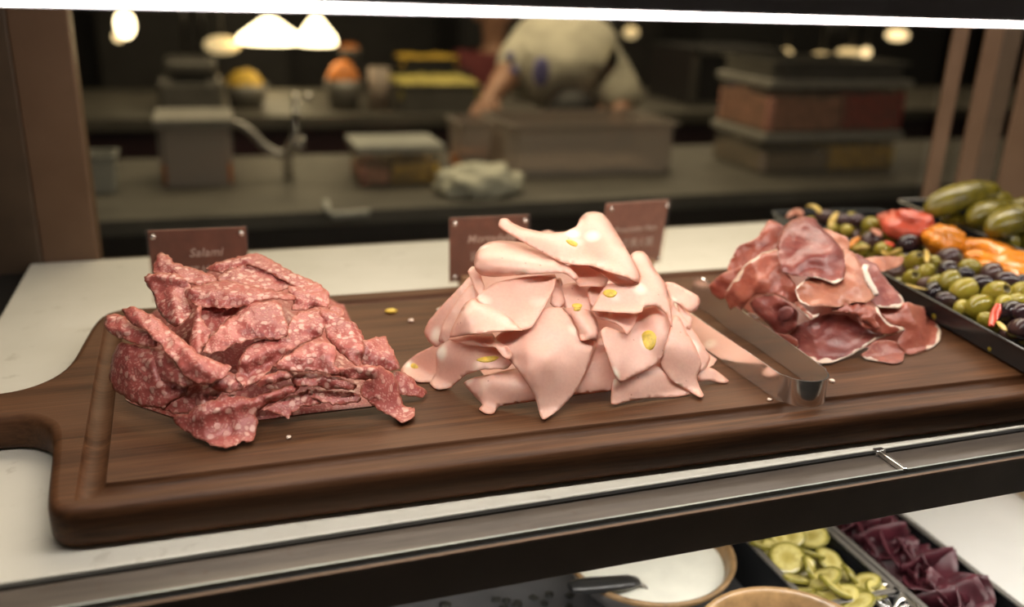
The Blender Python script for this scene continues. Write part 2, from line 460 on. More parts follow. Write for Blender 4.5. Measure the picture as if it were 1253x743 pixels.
    me.materials.append(MATS[mat])
    o = bpy.data.objects.new(name, me); COL.objects.link(o)
    o.location = Vector(cen)
    if parent is not None:
        o.parent = parent; o.location = Vector(cen) - parent.location
    md = o.modifiers.new('thickness', 'SOLIDIFY'); md.thickness = thick * .001; md.offset = -1
    o['_p'] = 1; del o['_p']
    return o


def surf_point(o, px, py):
    """point and normal of slice o seen along one line of sight"""
    d = Vector(ray(px, py)); org = Vector(CAM) - o.location
    if o.parent: org -= o.parent.location
    me = o.data; best = None
    from mathutils.bvhtree import BVHTree
    bv = BVHTree.FromPolygons([v.co for v in me.vertices], [p.vertices for p in me.polygons])
    h = bv.ray_cast(org, d.normalized())
    return (h[0], h[1]) if h[0] is not None else None


def pistachio(o, zoom, x, y, rx, ry, ang=0):
    ox, oy, s = zoom; hp = surf_point(o, ox + x / s, oy + y / s)
    if not hp: return
    p, nrm = hp; bm = bmesh.new(); bmesh.ops.create_uvsphere(bm, u_segments=14, v_segments=8, radius=1)
    for v in bm.verts:
        v.co = Vector((v.co.x * rx * (1 + .12 * math.sin(3 * v.co.y)), v.co.y * ry, v.co.z * .0014))
    q = nrm.to_track_quat('Z', 'Y')
    r3 = Vector(rt); r3 = (r3 - nrm * r3.dot(nrm)).normalized(); u3 = nrm.cross(r3)
    R = Matrix((r3, u3, nrm)).transposed() @ Matrix.Rotation(ang, 3, 'Z')
    for v in bm.verts: v.co = R @ v.co
    mk('pistachio', bm, 'pistachio', o, True, p)


# ============================================================ SETTING
# white display shelf
bm = B(-.213, 1.6, .486, 1.125, -.028, 0, bev=.002); o = struct('display_shelf', bm, 'white_shelf'); tag(o, 'off-white glossy shelf of the display case under the wooden board', 'shelf')
o['kind'] = 'structure'
# front ledge with joint, fascia
lg = thing('ledge_plate', (.1, .468, -.02), 'grey metal ledge along the front of the white shelf, left of the joint clip', 'ledge', 'front ledge plates')
bm = B(-.6, .3655, -.0135, .0145, .012, .0175, bev=.0006); mk('plate', bm, 'ledge', lg)
bm = B(-.6, .3655, -.0145, -.0130, .0, .0205); mk('glass_edge', bm, 'glass_edge', lg)
lg2 = thing('ledge_plate', (1.0, .468, -.02), 'grey metal ledge along the front of the white shelf, right of the joint clip', 'ledge', 'front ledge plates')
bm = B(-.531, .6, -.0135, .0145, .012, .0175, bev=.0006); mk('plate', bm, 'ledge', lg2)
bm = B(-.531, .6, -.0145, -.0130, .0, .0205); mk('glass_edge', bm, 'glass_edge', lg2)
bm = bmesh.new(); box(bm, .4655, .4690, .4535, .4830, -.003, .0015, bev=.0008); box(bm, .463, .4715, .4795, .4850, -.002, .0022, bev=.0007)
o = mk('joint_clip', bm, 'polished_steel'); tag(o, 'small steel clip joining the two ledge plates under the board', 'clip')
bm = B(-.6, 1.6, .4825, .4862, -.026, -.0012); struct('trim_1', bm, 'black_gap')
bm = B(-.6, 1.6, .4472, .4535, -.031, -.0022, bev=.0004); o = struct('trim_2', bm, 'black_gap')
bm = B(-.6, 1.6, .4460, .4476, -.0325, -.0010, bev=.0005); o = struct('fascia', bm, 'bronze_dark'); tag(o, 'dark bronze front fascia below the white shelf', 'fascia')
o['kind'] = 'structure'
struct('fascia_highlight', B(-.6, 1.6, .4452, .4480, -.0022, -.0004, bev=.0004), 'bronze')  # lighter strip stands in for the highlight along the fascia's top edge
# posts of the display case
for i, (x0, x1, y0, y1, m) in enumerate(((-.200, -.1395, 1.127, 1.175, 'bronze'), (-.275, -.200, 1.127, 1.175, 'bronze_dark'), (1.081, 1.110, 1.127, 1.133, 'bronze'), (1.1435, 1.178, 1.127, 1.133, 'bronze'), (1.178, 1.215, 1.127, 1.133, 'bronze_dark'), (1.232, 1.30, 1.127, 1.133, 'bronze'))):
    bm = B(x0, x1, y0, y1, -.03, .50, bev=.002); o = struct('upright_%d' % (i + 1), bm, m)
bm = B(-.2345, -.2275, .99, 1.0, -.03, .5, bev=.0015); struct('upright_7', bm, 'bronze')
bm = B(-.60, -.2145, .45, 1.2, -.06, -.012); struct('side_panel', bm, 'black_gap')
# rear glass
bm = B(-.1395, 1.078, 1.142, 1.146, -.02, .5); o = struct('window_1', bm, 'pane_glass')
bm = B(1.112, 1.1435, 1.142, 1.146, -.02, .5); o = struct('window_2', bm, 'pane_glass')
bm = B(-.2, 1.25, 1.126, 1.150, -.05, -.006); struct('trim_3', bm, 'bronze_dark')
# canopy with light strip
zL = .311
bm = B(-.6, 1.6, .501, .66, zL + .0042, .40, bev=.001); o = struct('canopy', bm, 'canopy_glare')
lt = thing('canopy_light_bar', (.5, .505, zL), 'long white LED light bar under the top of the display case', 'light')
bm = B(-1.1, 1.1, -.004, .0, .0000, .0040); mk('diffuser', bm, 'led_white', lt)
bm = B(-1.1, 1.1, .0, .010, -.0010, .0030); mk('housing', bm, 'canopy_glare', lt)

# ============================================================ CUTTING BOARD
out2 = [(-.092, .8625), (.30, .8585), (1.02, .850)]
right = [(1.065, .84), (1.085, .80), (1.085, .53), (1.06, .485)]
front = [(.6, .4895), (.3, .4965), (-.060, .5055)]
corner = [(-.082, .5062), (-.0985, .5085), (-.1080, .5165), (-.1115, .535), (-.1150, .575), (-.1175, .600), (-.1215, .622), (-.130, .636), (-.142, .645), (-.157, .648)]
handle = [(-.200, .648), (-.228, .652), (-.240, .668), (-.238, .684), (-.225, .694), (-.200, .696), (-.164, .694), (-.145, .701), (-.131, .718), (-.1225, .745), (-.1185, .785), (-.1145, .825), (-.108, .850)]
poly = []
allc = out2 + right + front + corner + handle
sub = []
for i in range(len(allc)):
    a, b = Vector(allc[i]), Vector(allc[(i + 1) % len(allc)]); k = max(1, round((b - a).length / .028))
    sub += [tuple(a.lerp(b, j / k)) for j in range(k)]
for a, p in catmull(sub, 4): poly.append(p)


def inset(poly, d):
    n = len(poly); res = []
    for i in range(n):
        a = Vector(poly[i - 1]); b = Vector(poly[i]); c = Vector(poly[(i + 1) % n])
        t1 = (c - a).normalized(); nn = Vector((-t1.y, t1.x))
        res.append(tuple(b - nn * d))
    return res


# outline runs clockwise from the back-left: inward normal is -(left normal)
bm = bmesh.new(); rings = []
for d, z in ((.006, 0.0), (.002, .002), (0, .006), (0, .0215), (.0012, .0252), (.0035, .0272), (.0065, BT)):
    rings.append([bm.verts.new((x, y, z)) for x, y in inset(poly, d)])
for a, b in zip(rings, rings[1:]):
    n = len(a)
    for k in range(n): bm.faces.new((a[k], a[(k + 1) % n], b[(k + 1) % n], b[k]))
bm.faces.new(rings[0][::-1])
gq = [(-.0955, .826), (.5, .8345), (1.045, .827), (1.045, .503), (.60, .514), (.20, .5235), (-.0865, .5265), (-.0890, .60), (-.0925, .70)]


def mitre(d):
    n = len(gq); q = []
    for i in range(n):
        a, b, c = Vector(gq[i - 1]), Vector(gq[i]), Vector(gq[(i + 1) % n]); t0 = (b - a).normalized(); t1 = (c - b).normalized()
        m = Vector((-(t0 + t1).y, (t0 + t1).x)).normalized(); q.append(b - m * d / m.dot(Vector((-t1.y, t1.x))))
    return [tuple(q[i].lerp(q[(i + 1) % n], k / 12)) for i in range(n) for k in range(12)]


grings = []
for k in range(13):
    a = math.pi * k / 12; d = -.0085 * math.cos(a)
    grings.append([bm.verts.new((x, y, BT - .0062 * math.sin(a) ** .8)) for x, y in mitre(d)])
gf = []
for a, b in zip(grings, grings[1:]):
    n = len(a)
    for k in range(n): gf.append(bm.faces.new((a[k], a[(k + 1) % n], b[(k + 1) % n], b[k])))
flat = [bm.faces.new(grings[-1])]
loop0 = rings[-1]; loop1 = grings[0]; n0 = len(loop0); n1 = len(loop1); allv = loop0 + loop1
r = delaunay_2d_cdt([v.co.xy for v in allv], [], [list(range(n0)), [n0 + i for i in range(n1)]], 1, 1e-7)
hole = [v.co.xy for v in loop1]


def inside(p, poly):
    c = False
    for i in range(len(poly)):
        a, b = poly[i - 1], poly[i]
        if (a.y > p.y) != (b.y > p.y) and p.x < (b.x - a.x) * (p.y - a.y) / (b.y - a.y) + a.x: c = not c
    return c


for f in r[2]:
    vs = [allv[r[3][i][0]] for i in f]
    if not inside(sum((v.co.xy for v in vs), Vector((0, 0))) / len(vs), hole):
        try: flat.append(bm.faces.new(vs))
        except ValueError: pass
bmesh.ops.recalc_face_normals(bm, faces=bm.faces[:])
for f in bm.faces: f.smooth = True
for f in flat: f.smooth = False
board = thing('cutting_board', (0, 0, 0), 'long dark walnut carving board with juice groove and handle on the white shelf', 'cutting board')
bo = mk('board', bm, 'walnut', board)

# ============================================================ MORTADELLA
ZM = (480, 240, 2.6524)
GM = 'mortadella slices heaped on the board'


def heart(name, pile, x0, x1, back, mat, label, cat, group, sc=.68):
    """crumpled slice that fills the middle of a heap, closed down to the board at the rear too"""
    nx, nu = 46, 40; bm = bmesh.new(); vs = []
    for i in range(nx):
        X = x0 + (x1 - x0) * i / (nx - 1); e = max(0, 1 - abs((X - (x0 + x1) / 2) / ((x1 - x0) / 2)) ** 1.35); H = pile.H * sc * e; col = []
        for j in range(nu + 1):
            u = j / nu * 2
            z = H * math.sin(min(u, 2 - u) * math.pi / 2)
            if u <= 1:
                y = float(pile.f(np.array([X]), np.array([BT + pile.H * min(1, u)]))[0]) + .026
            else: y = pile.yt + .026 + (u - 1) ** 1.3 * back * (.3 + .7 * e)
            n = mnoise.noise((X * 30, y * 30, z * 30)) * .003 * min(1, z / .02)
            col.append(bm.verts.new((X + n, y + n, BT + .0006 + max(0, z + n))))
        vs.append(col)
    for a, b in zip(vs, vs[1:]):
        for j in range(nu): bm.faces.new((a[j], b[j], b[j + 1], a[j + 1]))
    bmesh.ops.recalc_face_normals(bm, faces=bm.faces[:])
    c = Vector(((x0 + x1) / 2, pile.yt, BT))
    for v in bm.verts: v.co -= c
    o = mk(name, bm, mat, None, True, c)
    at = o.data.attributes.new('rim', 'FLOAT', 'POINT'); at.data.foreach_set('value', np.full(len(o.data.vertices), 20, np.float32))
    return tag(o, label, cat, group)


def mort(label, pts, layer, nuts=(), **k):
    k = {**k, 'und': max(2.0, 2.2 * k.get('und', 1.2)), 'ulen': max(38, k.get('ulen', 42)), 'fine': .10, 'frill': 2.2}
    o = sheet('mortadella_slice', ZM, pts, PM, layer, 'mortadella', **k)
    tag(o, label, 'mortadella slice', GM)
    for n in nuts: pistachio(o, ZM, *n)
    return o


def sal(label, pts, layer, **k):
    k = {**dict(rag=2.3, und=3.4, ulen=30., tilt=5., lift=7.0, thick=.7, step=2.6, crump=2.2, fine=.4, frill=4.5), **k}
    o = sheet('salami_slice', ZS, pts, PS, layer, 'salami', **k)
    return tag(o, label, 'salami slice', 'crumpled salami slices heaped on the board')


def ham(label, pts, layer, **k):
    k = {**dict(rag=.8, und=1.6, ulen=34., tilt=3., thick=.5, step=2.8, crump=3.0, fine=.3, frill=3.2), **k}
    o = sheet('prosciutto_slice', ZP, pts, PP, layer, k.pop('m', 'prosciutto'), **k)
    return tag(o, label, 'prosciutto slice', 'prosciutto slices heaped on the board')


heart('mortadella_slice', PM, .195, .400, .07, 'mortadella', 'broad pale slice at the heart of the mortadella heap, seen only in its gaps', 'mortadella slice', GM)
mort('thin pale mortadella edge sticking out at the left of the heap, outermost of two', [(104, 440), (118, 405), (165, 350), (215, 300), (250, 262), (285, 290), (275, 350), (210, 440), (150, 492), (118, 472)], .3, lips=[(0, 3, 12, 2)], rag=.8)
mort('pale mortadella edge at the left of the heap just inside the outermost one', [(150, 470), (165, 410), (205, 345), (250, 290), (290, 290), (285, 340), (250, 400), (205, 462), (175, 478)], .8, lips=[(0, 3, 12, 2)])
mort('narrow upright pink strip at the upper left under the rounded top-left roll', [(246, 243), (262, 226), (285, 250), (300, 300), (296, 330), (278, 322), (262, 282)], 1.6, und=.6)
mort('flat slice at the far left lying on the board with one pistachio, nearest the salami', [(27, 565), (45, 540), (80, 512), (125, 490), (180, 465), (215, 490), (190, 560), (140, 600), (85, 602), (45, 582)], .7, nuts=[(72, 553, .0045, .0028, -.8)], lips=[(8, 10, 14, 2)])
mort('lower left slice with a pistachio under its folded lip', [(122, 606), (143, 570), (140, 510), (160, 480), (200, 458), (300, 455), (380, 490), (392, 535), (372, 560), (300, 562), (235, 582), (190, 620), (145, 626)], 1.5, nuts=[(310, 530, .0085, .0032, .1)], lips=[(8, 12, 16, 2.5)], folds=[(150, 520, 170, 600, 9, 2), (260, 500, 380, 500, 12, -4)], rag=.6, cyl=(-10, -6))
mort('small folded lip over the lower left slice, above a pistachio', [(183, 463), (235, 448), (300, 447), (326, 446), (338, 466), (372, 488), (387, 512), (382, 528), (362, 522), (335, 490), (290, 488), (225, 480)], 2.7, rolls=[(0, 3, 7, 3)], lips=[(5, 9, 9, 3)], und=.5)
mort('bottom front slice rolled against the board with a torn left corner', [(232, 606), (262, 590), (330, 575), (400, 560), (470, 590), (545, 640), (500, 660), (420, 672), (345, 684), (328, 706), (302, 704), (282, 690), (292, 676), (262, 645)], 1.1, rolls=[(5, 9, 16, 6)], lips=[(10, 12, 8, 1)], folds=[(330, 600, 440, 640, 16, 3)], cyl=(-10, -8))
mort('bottom middle slice curving down to the board right of the big pointed slice', [(585, 642), (620, 590), (650, 520), (668, 462), (705, 470), (730, 560), (722, 622), (700, 634), (645, 641)], 1.0, rolls=[(7, 9, 12, 5)], und=.8, cyl=(-10, -6))
mort('big triangular slice at front centre pointing down at the board', [(386, 540), (350, 500), (330, 462), (380, 425), (450, 385), (500, 362), (547, 362), (578, 392), (602, 438), (612, 466), (655, 470), (640, 545), (598, 632), (545, 690), (494, 724), (481, 714), (462, 650), (425, 590)], 3.0, tilt=6, lips=[(14, 17, 30, 4)], folds=[(520, 380, 520, 660, 34, 3.5), (400, 540, 480, 700, 14, -2)], und=1.4, ulen=45, cyl=(80, -8))
f = mort('short curled slice beside the top of the big triangular slice', [(552, 366), (590, 362), (640, 370), (664, 400), (671, 440), (664, 474), (640, 466), (612, 468), (606, 440), (582, 398)], 3.7, rolls=[(2, 6, 12, 5)], folds=[(560, 380, 615, 455, 6, -3), (600, 390, 655, 450, 10, 2)], nuts=[(600, 356 + 12, .003, .002, 0)])
mort('small slice deep in the gap under the top fold, with a pistachio', [(550, 290), (600, 280), (640, 290), (650, 340), (640, 380), (580, 385), (552, 350)], 1.6, nuts=[(600, 357, .0042, .0026, .1)], und=.6)
f = mort('upper panel of the wide folded slice at the left of the heap', [(272, 332), (300, 305), (335, 280), (430, 262), (500, 256), (531, 255), (524, 300), (500, 345), (478, 385), (452, 426), (418, 434), (370, 400), (320, 372)], 3.2, lips=[(5, 10, 14, 2.5)], folds=[(440, 270, 470, 400, 40, 3)], und=1, ulen=50, nuts=(), cyl=(70, 7))
mort('rounded lower flap of the wide fold at the left of the heap', [(186, 459), (196, 425), (215, 385), (235, 348), (262, 331), (300, 336), (350, 364), (400, 412), (428, 434), (380, 436), (320, 440), (250, 450)], 4.0, rolls=[(3, 8, 16, 6), (0, 3, 12, 5)], lips=[(8, 11, 12, 1.5)], folds=[(240, 400, 380, 425, 26, 3)], und=.8, cyl=(30, -6))
f = mort('small curled slice edge with a warm hollow beside the wide fold', [(512, 345), (522, 300), (532, 266), (548, 266), (556, 300), (562, 350), (548, 362), (525, 358)], 2.6, rolls=[(2, 6, 10, 5)], und=.4)
mort('pink slice hanging in the shadow under the top fold', [(540, 240), (600, 215), (660, 225), (705, 262), (688, 292), (640, 291), (606, 291), (585, 262)], 3.6, lips=[(4, 6, 10, 2)], und=.8)
mort('rounded roll with a pale fat spot at the upper left of the heap', [(265, 215), (270, 188), (285, 165), (310, 150), (350, 144), (420, 150), (490, 178), (555, 215), (600, 255), (604, 272), (592, 272), (560, 250), (525, 250), (430, 256), (330, 263), (290, 258), (270, 240)], 5.0, rolls=[(0, 6, 22, 8), (13, 16, 10, 4)], folds=[(330, 200, 540, 225, 26, 3)], und=.8, ulen=50, cyl=(8, -13))
top = mort('topmost slice of the heap, folded to a peak with a tail to the left', [(344, 96), (350, 74), (372, 72), (392, 88), (430, 104), (500, 118), (560, 115), (598, 97), (609, 72), (628, 54), (655, 50), (682, 56), (706, 82), (745, 145), (785, 215), (804, 258), (796, 280), (760, 262), (700, 245), (650, 225), (590, 222), (545, 212), (490, 185), (420, 145), (365, 112)], 6.6, rolls=[(8, 13, 20, 8), (13, 16, 9, 4), (2, 6, 9, 3)], folds=[(655, 70, 740, 220, 30, 5), (600, 120, 640, 215, 18, -4), (420, 125, 560, 170, 14, 3)], lips=[(17, 21, 12, 2)], nuts=[(584, 153, .0055, .0038, .2)], und=.8, ulen=60, cyl=(55, -9))
inn = sheet('fold_hollow', ZM, [(640, 226), (700, 238), (760, 250), (803, 262), (800, 280), (770, 291), (735, 288), (705, 270), (680, 250)], PM, 5.0, 'mortadella_fold_shade', parent=top, lips=[(3, 7, 14, 3)], und=.5)
mort('torn pale scrap with a ragged rim in the dark gap under the top fold', [(640, 300), (680, 280), (725, 290), (715, 320), (690, 345), (660, 360), (640, 345)], 2.6, rag=2.0, und=2, ulen=12)
mort('upper right slice draped down from under the peak, with a pistachio and ragged hem', [(700, 285), (770, 292), (802, 285), (806, 258), (790, 225), (772, 192), (790, 178), (815, 180), (832, 196), (850, 232), (885, 282), (896, 330), (908, 390), (908, 425), (890, 382), (858, 356), (815, 356), (812, 374), (790, 380), (740, 378), (690, 374), (648, 370), (662, 335)], 4.6, rolls=[(6, 11, 16, 6)], lips=[(16, 21, 12, 3)], folds=[(815, 200, 870, 340, 22, 3), (700, 310, 800, 350, 30, 2)], nuts=[(707, 316, .0056, .0042, .1)], rag=.5, und=1.0, ulen=45, cyl=(75, -9))
mort('ragged pale hem hanging below the upper right slice', [(650, 372), (700, 372), (760, 376), (792, 380), (796, 395), (778, 425), (762, 450), (748, 424), (700, 404), (672, 394)], 3.6, rag=1.2, lips=[(4, 8, 10, 2)], und=1)
mort('right centre slice cupped around a large pistachio', [(678, 442), (692, 425), (730, 435), (765, 445), (785, 410), (800, 370), (830, 356), (866, 358), (895, 382), (905, 420), (896, 470), (882, 515), (850, 550), (775, 588), (742, 606), (722, 580), (700, 520)], 4.0, rolls=[(7, 11, 22, 8)], lips=[(12, 15, 18, 3)], folds=[(790, 400, 800, 470, 24, -3), (860, 400, 880, 480, 16, 3)], nuts=[(832, 468, .0064, .0088, 0)], und=1, ulen=45, cyl=(75, 11))
mort('bottom right slice rolled along the board below the cupped one', [(711, 672), (712, 630), (722, 590), (760, 590), (815, 560), (868, 530), (890, 575), (935, 610), (985, 636), (930, 650), (830, 657), (760, 668), (725, 678)], 2.0, rolls=[(8, 12, 14, 5)], folds=[(740, 630, 900, 600, 22, 3), (715, 600, 716, 670, 7, 2)], und=1.2, cyl=(-5, -9))
mort('right slice hanging to a point over the bottom right roll', [(868, 545), (880, 500), (900, 440), (912, 385), (935, 395), (955, 440), (985, 490), (1004, 545), (988, 590), (1000, 625), (1012, 647), (998, 652), (960, 630), (905, 598)], 3.0, lips=[(9, 13, 14, 3)], folds=[(900, 450, 980, 600, 22, 3)], und=1, tilt=5, cyl=(70, -7))
mort('slice at the right flank behind the pointed one, with jagged lower rim', [(905, 330), (925, 370), (960, 410), (1000, 470), (1032, 525), (1022, 552), (1000, 568), (968, 550), (930, 470), (905, 400)], 1.6, rag=1.0, nuts=[(965, 470, .002, .002, 0)])
mort('small slice tip lying on the board at the far right of the heap', [(985, 560), (1010, 552), (1045, 562), (1080, 588), (1094, 602), (1070, 606), (1030, 598), (995, 600)], .6, und=.8)
mort('slice curling outward at the right rear, next to the tong tips', [(885, 280), (915, 282), (955, 303), (992, 324), (1000, 345), (986, 372), (965, 378), (935, 352), (905, 335)], 1.2, rolls=[(3, 6, 8, 4)])
mort('narrow warm-toned fold edge between the right flank and the tong tips', [(925, 345), (950, 372), (972, 392), (970, 430), (955, 425), (935, 385)], 1.0, und=.6)
tag(mk('pistachio', lathe(bmesh.new(), [(0, -.002), (.004, -.0015), (.0062, 0), (.004, .0015), (0, .002)], 14), 'pistachio', None, True, PZ(478.5, 380.5, BT + .0018)), 'single yellow pistachio piece lying loose on the board between the salami and the mortadella', 'pistachio').scale = (1.0, .75, 1)
for i, (x, y, r, lab) in enumerate(((503, 392, .0028, 'tiny pale meat crumb on the board left of the mortadella'), (353, 535, .0018, 'tiny pale crumb on the board in front of the salami'), (942, 489, .002, 'tiny white fat crumb on the board beside the tong bend'), (1018, 466, .0025, 'small white fat crumb on the board right of the tong bend'))):
    bm = bmesh.new(); bmesh.ops.create_icosphere(bm, subdivisions=2, radius=r)
    for v in bm.verts: v.co = v.co * (1 + .35 * mnoise.noise(v.co * 700 + Vector((i, 0, 0)))); v.co.z *= .55
    tag(mk('meat_crumb', bm, 'ham_fat', None, True, PZ(x, y, BT + r * .5)), lab, 'crumb')

# ============================================================ SALAMI
ZS = (100, 290, 2.7523)
heart('salami_slice', PS, -.075, .110, .045, 'salami', 'broad slice at the heart of the salami heap, seen only in its gaps', 'salami slice', 'crumpled salami slices heaped on the board')
sal('slice standing at the rear left top, orange tip before the label card', [(238, 118), (240, 85), (262, 54), (290, 57), (312, 84), (380, 106), (440, 124), (465, 150), (400, 166), (320, 140), (255, 130)], 1.0, folds=[(265, 65, 330, 120, 12, 3)], rolls=[(1, 4, 7, 4)])
sal('crumpled top slice with frilly rim at the summit of the heap', [(415, 106), (470, 82), (545, 60), (592, 56), (645, 80), (700, 113), (742, 132), (805, 160), (832, 190), (828, 226), (795, 230), (740, 180), (650, 130), (560, 92), (470, 122)], 1.4, rag=2.2, folds=[(560, 72, 780, 180, 9, 3), (450, 95, 560, 75, 6, 3)])
sal('dark rosy slice under the frilly summit slice', [(455, 140), (500, 112), (560, 92), (620, 97), (680, 120), (722, 150), (700, 172), (640, 184), (560, 172), (490, 156)], 2.2, folds=[(560, 110, 660, 140, 12, -3)])
sal('slice folded over at the upper right shoulder of the heap', [(690, 168), (742, 138), (800, 165), (833, 200), (830, 232), (770, 244), (705, 246), (712, 205)], 2.0, folds=[(720, 180, 800, 200, 7, 4), (730, 215, 800, 225, 6, 3)])
sal('bunched slice at the upper left, folded like a cup', [(207, 136), (230, 124), (275, 120), (330, 128), (366, 162), (352, 205), (372, 240), (355, 275), (318, 303), (290, 285), (255, 245), (240, 195), (218, 162)], 2.6, folds=[(220, 132, 350, 140, 7, 4), (300, 200, 330, 290, 9, 4), (265, 170, 280, 240, 14, -3)], rolls=[(8, 12, 9, 4)])
sal('long ridge-like fold running across the upper middle', [(345, 188), (380, 164), (430, 152), (485, 146), (560, 160), (640, 176), (705, 192), (718, 208), (690, 214), (640, 206), (560, 228), (500, 240), (430, 236), (375, 226)], 3.4, folds=[(370, 180, 700, 200, 9, 5), (420, 215, 560, 215, 10, 2)], rolls=[(1, 6, 8, 4)])
sal('shadowed slice behind the upright sliver left of centre', [(400, 238), (450, 232), (505, 234), (535, 242), (500, 275), (460, 310), (436, 345), (412, 320), (400, 280)], 2.2, folds=[(410, 245, 520, 240, 6, 3)])
sal('small upright sliver of salami left of centre', [(364, 392), (366, 340), (374, 280), (388, 236), (402, 230), (405, 268), (420, 300), (436, 322), (418, 362), (396, 404)], 3.6, folds=[(392, 245, 388, 390, 8, 4)], und=1.5)
sal('large smooth slice panel at the centre of the heap', [(408, 386), (425, 350), (470, 295), (520, 255), (565, 222), (642, 211), (670, 225), (684, 255), (694, 295), (690, 335), (640, 345), (585, 342), (540, 352), (470, 385), (428, 394)], 4.6, rolls=[(2, 5, 10, 5)], folds=[(600, 225, 660, 330, 20, 3), (480, 320, 560, 280, 18, 2)], und=2, ulen=30, cyl=(-35, -6))
sal('wide slice draped right of centre below the smooth panel', [(520, 470), (530, 425), (548, 378), (600, 345), (655, 345), (695, 335), (697, 285), (730, 255), (800, 240), (826, 285), (806, 335), (750, 360), (700, 385), (650, 435), (600, 480), (560, 502), (535, 495)], 3.8, folds=[(560, 400, 690, 360, 14, 4), (720, 300, 800, 290, 14, 3), (560, 470, 660, 400, 8, -3)])
sal('slice running down the right shoulder of the heap', [(800, 240), (850, 250), (890, 270), (924, 290), (945, 330), (952, 385), (936, 432), (905, 416), (860, 380), (825, 340), (812, 290)], 3.4, folds=[(830, 270, 930, 400, 12, 4), (900, 290, 945, 380, 7, 3)])
sal('little curl behind the right shoulder', [(832, 238), (850, 230), (874, 236), (884, 262), (862, 272), (840, 262)], 2.0)
sal('slice folded flat at the middle right, fat side out', [(645, 440), (690, 395), (740, 366), (785, 352), (830, 352), (862, 382), (852, 425), (868, 450), (905, 470), (850, 470), (790, 452), (720, 452)], 4.4, folds=[(680, 425, 830, 370, 12, 3), (830, 400, 850, 450, 8, 3)])
sal('rear slice at the far right lying back toward the board', [(945, 350), (985, 340), (1026, 338), (1045, 375), (1060, 415), (1070, 445), (1030, 450), (980, 440), (945, 420)], 1.6, folds=[(960, 360, 1050, 430, 10, 3)])
sal('flat torn slice at the far right end, touching the board by the mortadella', [(1050, 455), (1085, 455), (1115, 472), (1132, 500), (1166, 522), (1150, 541), (1100, 534), (1055, 525)], 1.2, rag=2, folds=[(1060, 470, 1140, 520, 9, 2)])
sal('twisted orange-edged slice spilling down at the right front', [(858, 446), (900, 436), (955, 432), (1005, 436), (1050, 462), (1068, 500), (1076, 545), (1092, 570), (1122, 574), (1118, 604), (1082, 624), (1035, 602), (975, 566), (940, 525), (945, 490), (975, 480), (920, 482), (880, 472)], 4.6, folds=[(990, 450, 1040, 600, 12, 5), (870, 450, 990, 445, 8, 3), (1060, 480, 1080, 600, 8, -3)], rolls=[(3, 7, 8, 4)])
sal('narrow slice edge under the middle right slices', [(700, 462), (760, 456), (820, 460), (890, 476), (925, 500), (915, 516), (860, 516), (790, 505), (715, 496)], 3.4, folds=[(720, 475, 900, 495, 8, 3)], rag=2)
sal('low dark slice tucked beneath the right half of the heap', [(760, 512), (830, 518), (900, 520), (940, 532), (935, 556), (880, 566), (820, 560), (780, 540)], 2.4)
sal('small folded slice at the lower centre', [(425, 500), (455, 470), (490, 452), (530, 466), (552, 495), (540, 515), (500, 526), (450, 516)], 3.4, folds=[(450, 490, 540, 500, 9, 3)])
sal('short orange slice edge at the lower centre, right of the small folded one', [(585, 498), (620, 466), (660, 450), (706, 452), (714, 472), (680, 486), (630, 500), (600, 508)], 4.2, folds=[(610, 480, 700, 465, 7, 3)])
sal('large round slice at the lower left, broad face outward', [(94, 482), (98, 430), (110, 385), (135, 355), (185, 362), (238, 378), (290, 412), (340, 455), (364, 492), (345, 530), (300, 560), (265, 578), (205, 572), (150, 546), (112, 515)], 3.0, rolls=[(0, 3, 12, 5), (11, 14, 9, 4)], folds=[(225, 380, 250, 500, 9, 3), (160, 400, 170, 520, 26, 3)], und=2, cyl=(80, -7))
sal('curled slice at the extreme left with a ruffled tip', [(74, 292), (84, 266), (108, 258), (140, 268), (190, 302), (245, 335), (258, 368), (215, 370), (165, 352), (120, 342), (88, 318)], 4.2, rolls=[(0, 4, 8, 4)], folds=[(90, 280, 240, 350, 10, 3), (80, 300, 130, 320, 6, 3)], rag=2)
sal('long slice sweeping diagonally from the left top down to the middle', [(135, 242), (160, 236), (190, 240), (245, 264), (300, 308), (350, 356), (400, 396), (470, 424), (502, 440), (485, 470), (440, 492), (395, 496), (350, 472), (310, 420), (262, 365), (210, 315), (160, 288)], 5.0, folds=[(170, 255, 420, 450, 14, 4), (200, 300, 340, 460, 8, 3)], rolls=[(2, 6, 9, 4)])
sal('narrow slice showing below the diagonal one', [(228, 378), (262, 382), (310, 420), (350, 470), (372, 500), (340, 505), (285, 490), (245, 470)], 4.0, folds=[(240, 395, 340, 490, 8, 3)])
sal('orange-brown slice bent under the lower left, close to the board', [(262, 572), (320, 528), (380, 500), (430, 498), (475, 520), (450, 550), (400, 578), (345, 594), (295, 592)], 2.2, folds=[(300, 560, 440, 520, 8, 3)])
sal('front slice crumpled on the bare board ahead of the heap', [(310, 612), (322, 602), (350, 598), (380, 574), (430, 552), (500, 532), (565, 545), (620, 522), (690, 500), (736, 498), (722, 520), (650, 556), (590, 590), (594, 640), (580, 684), (535, 690), (490, 712), (430, 697), (360, 664), (325, 640)], 3.2, folds=[(340, 620, 540, 560, 10, 6), (560, 560, 700, 515, 8, 5), (510, 600, 540, 680, 12, 6), (420, 640, 480, 690, 16, 4), (500, 590, 500, 660, 6, -4)], rolls=[(11, 14, 10, 5), (14, 18, 8, 3)])
sal('small slice peeping out under the lower middle of the heap', [(612, 580), (650, 556), (700, 535), (762, 520), (810, 545), (800, 562), (740, 574), (704, 590), (697, 612), (660, 595)], 1.8, rag=2.2, folds=[(640, 575, 780, 540, 8, 3)])

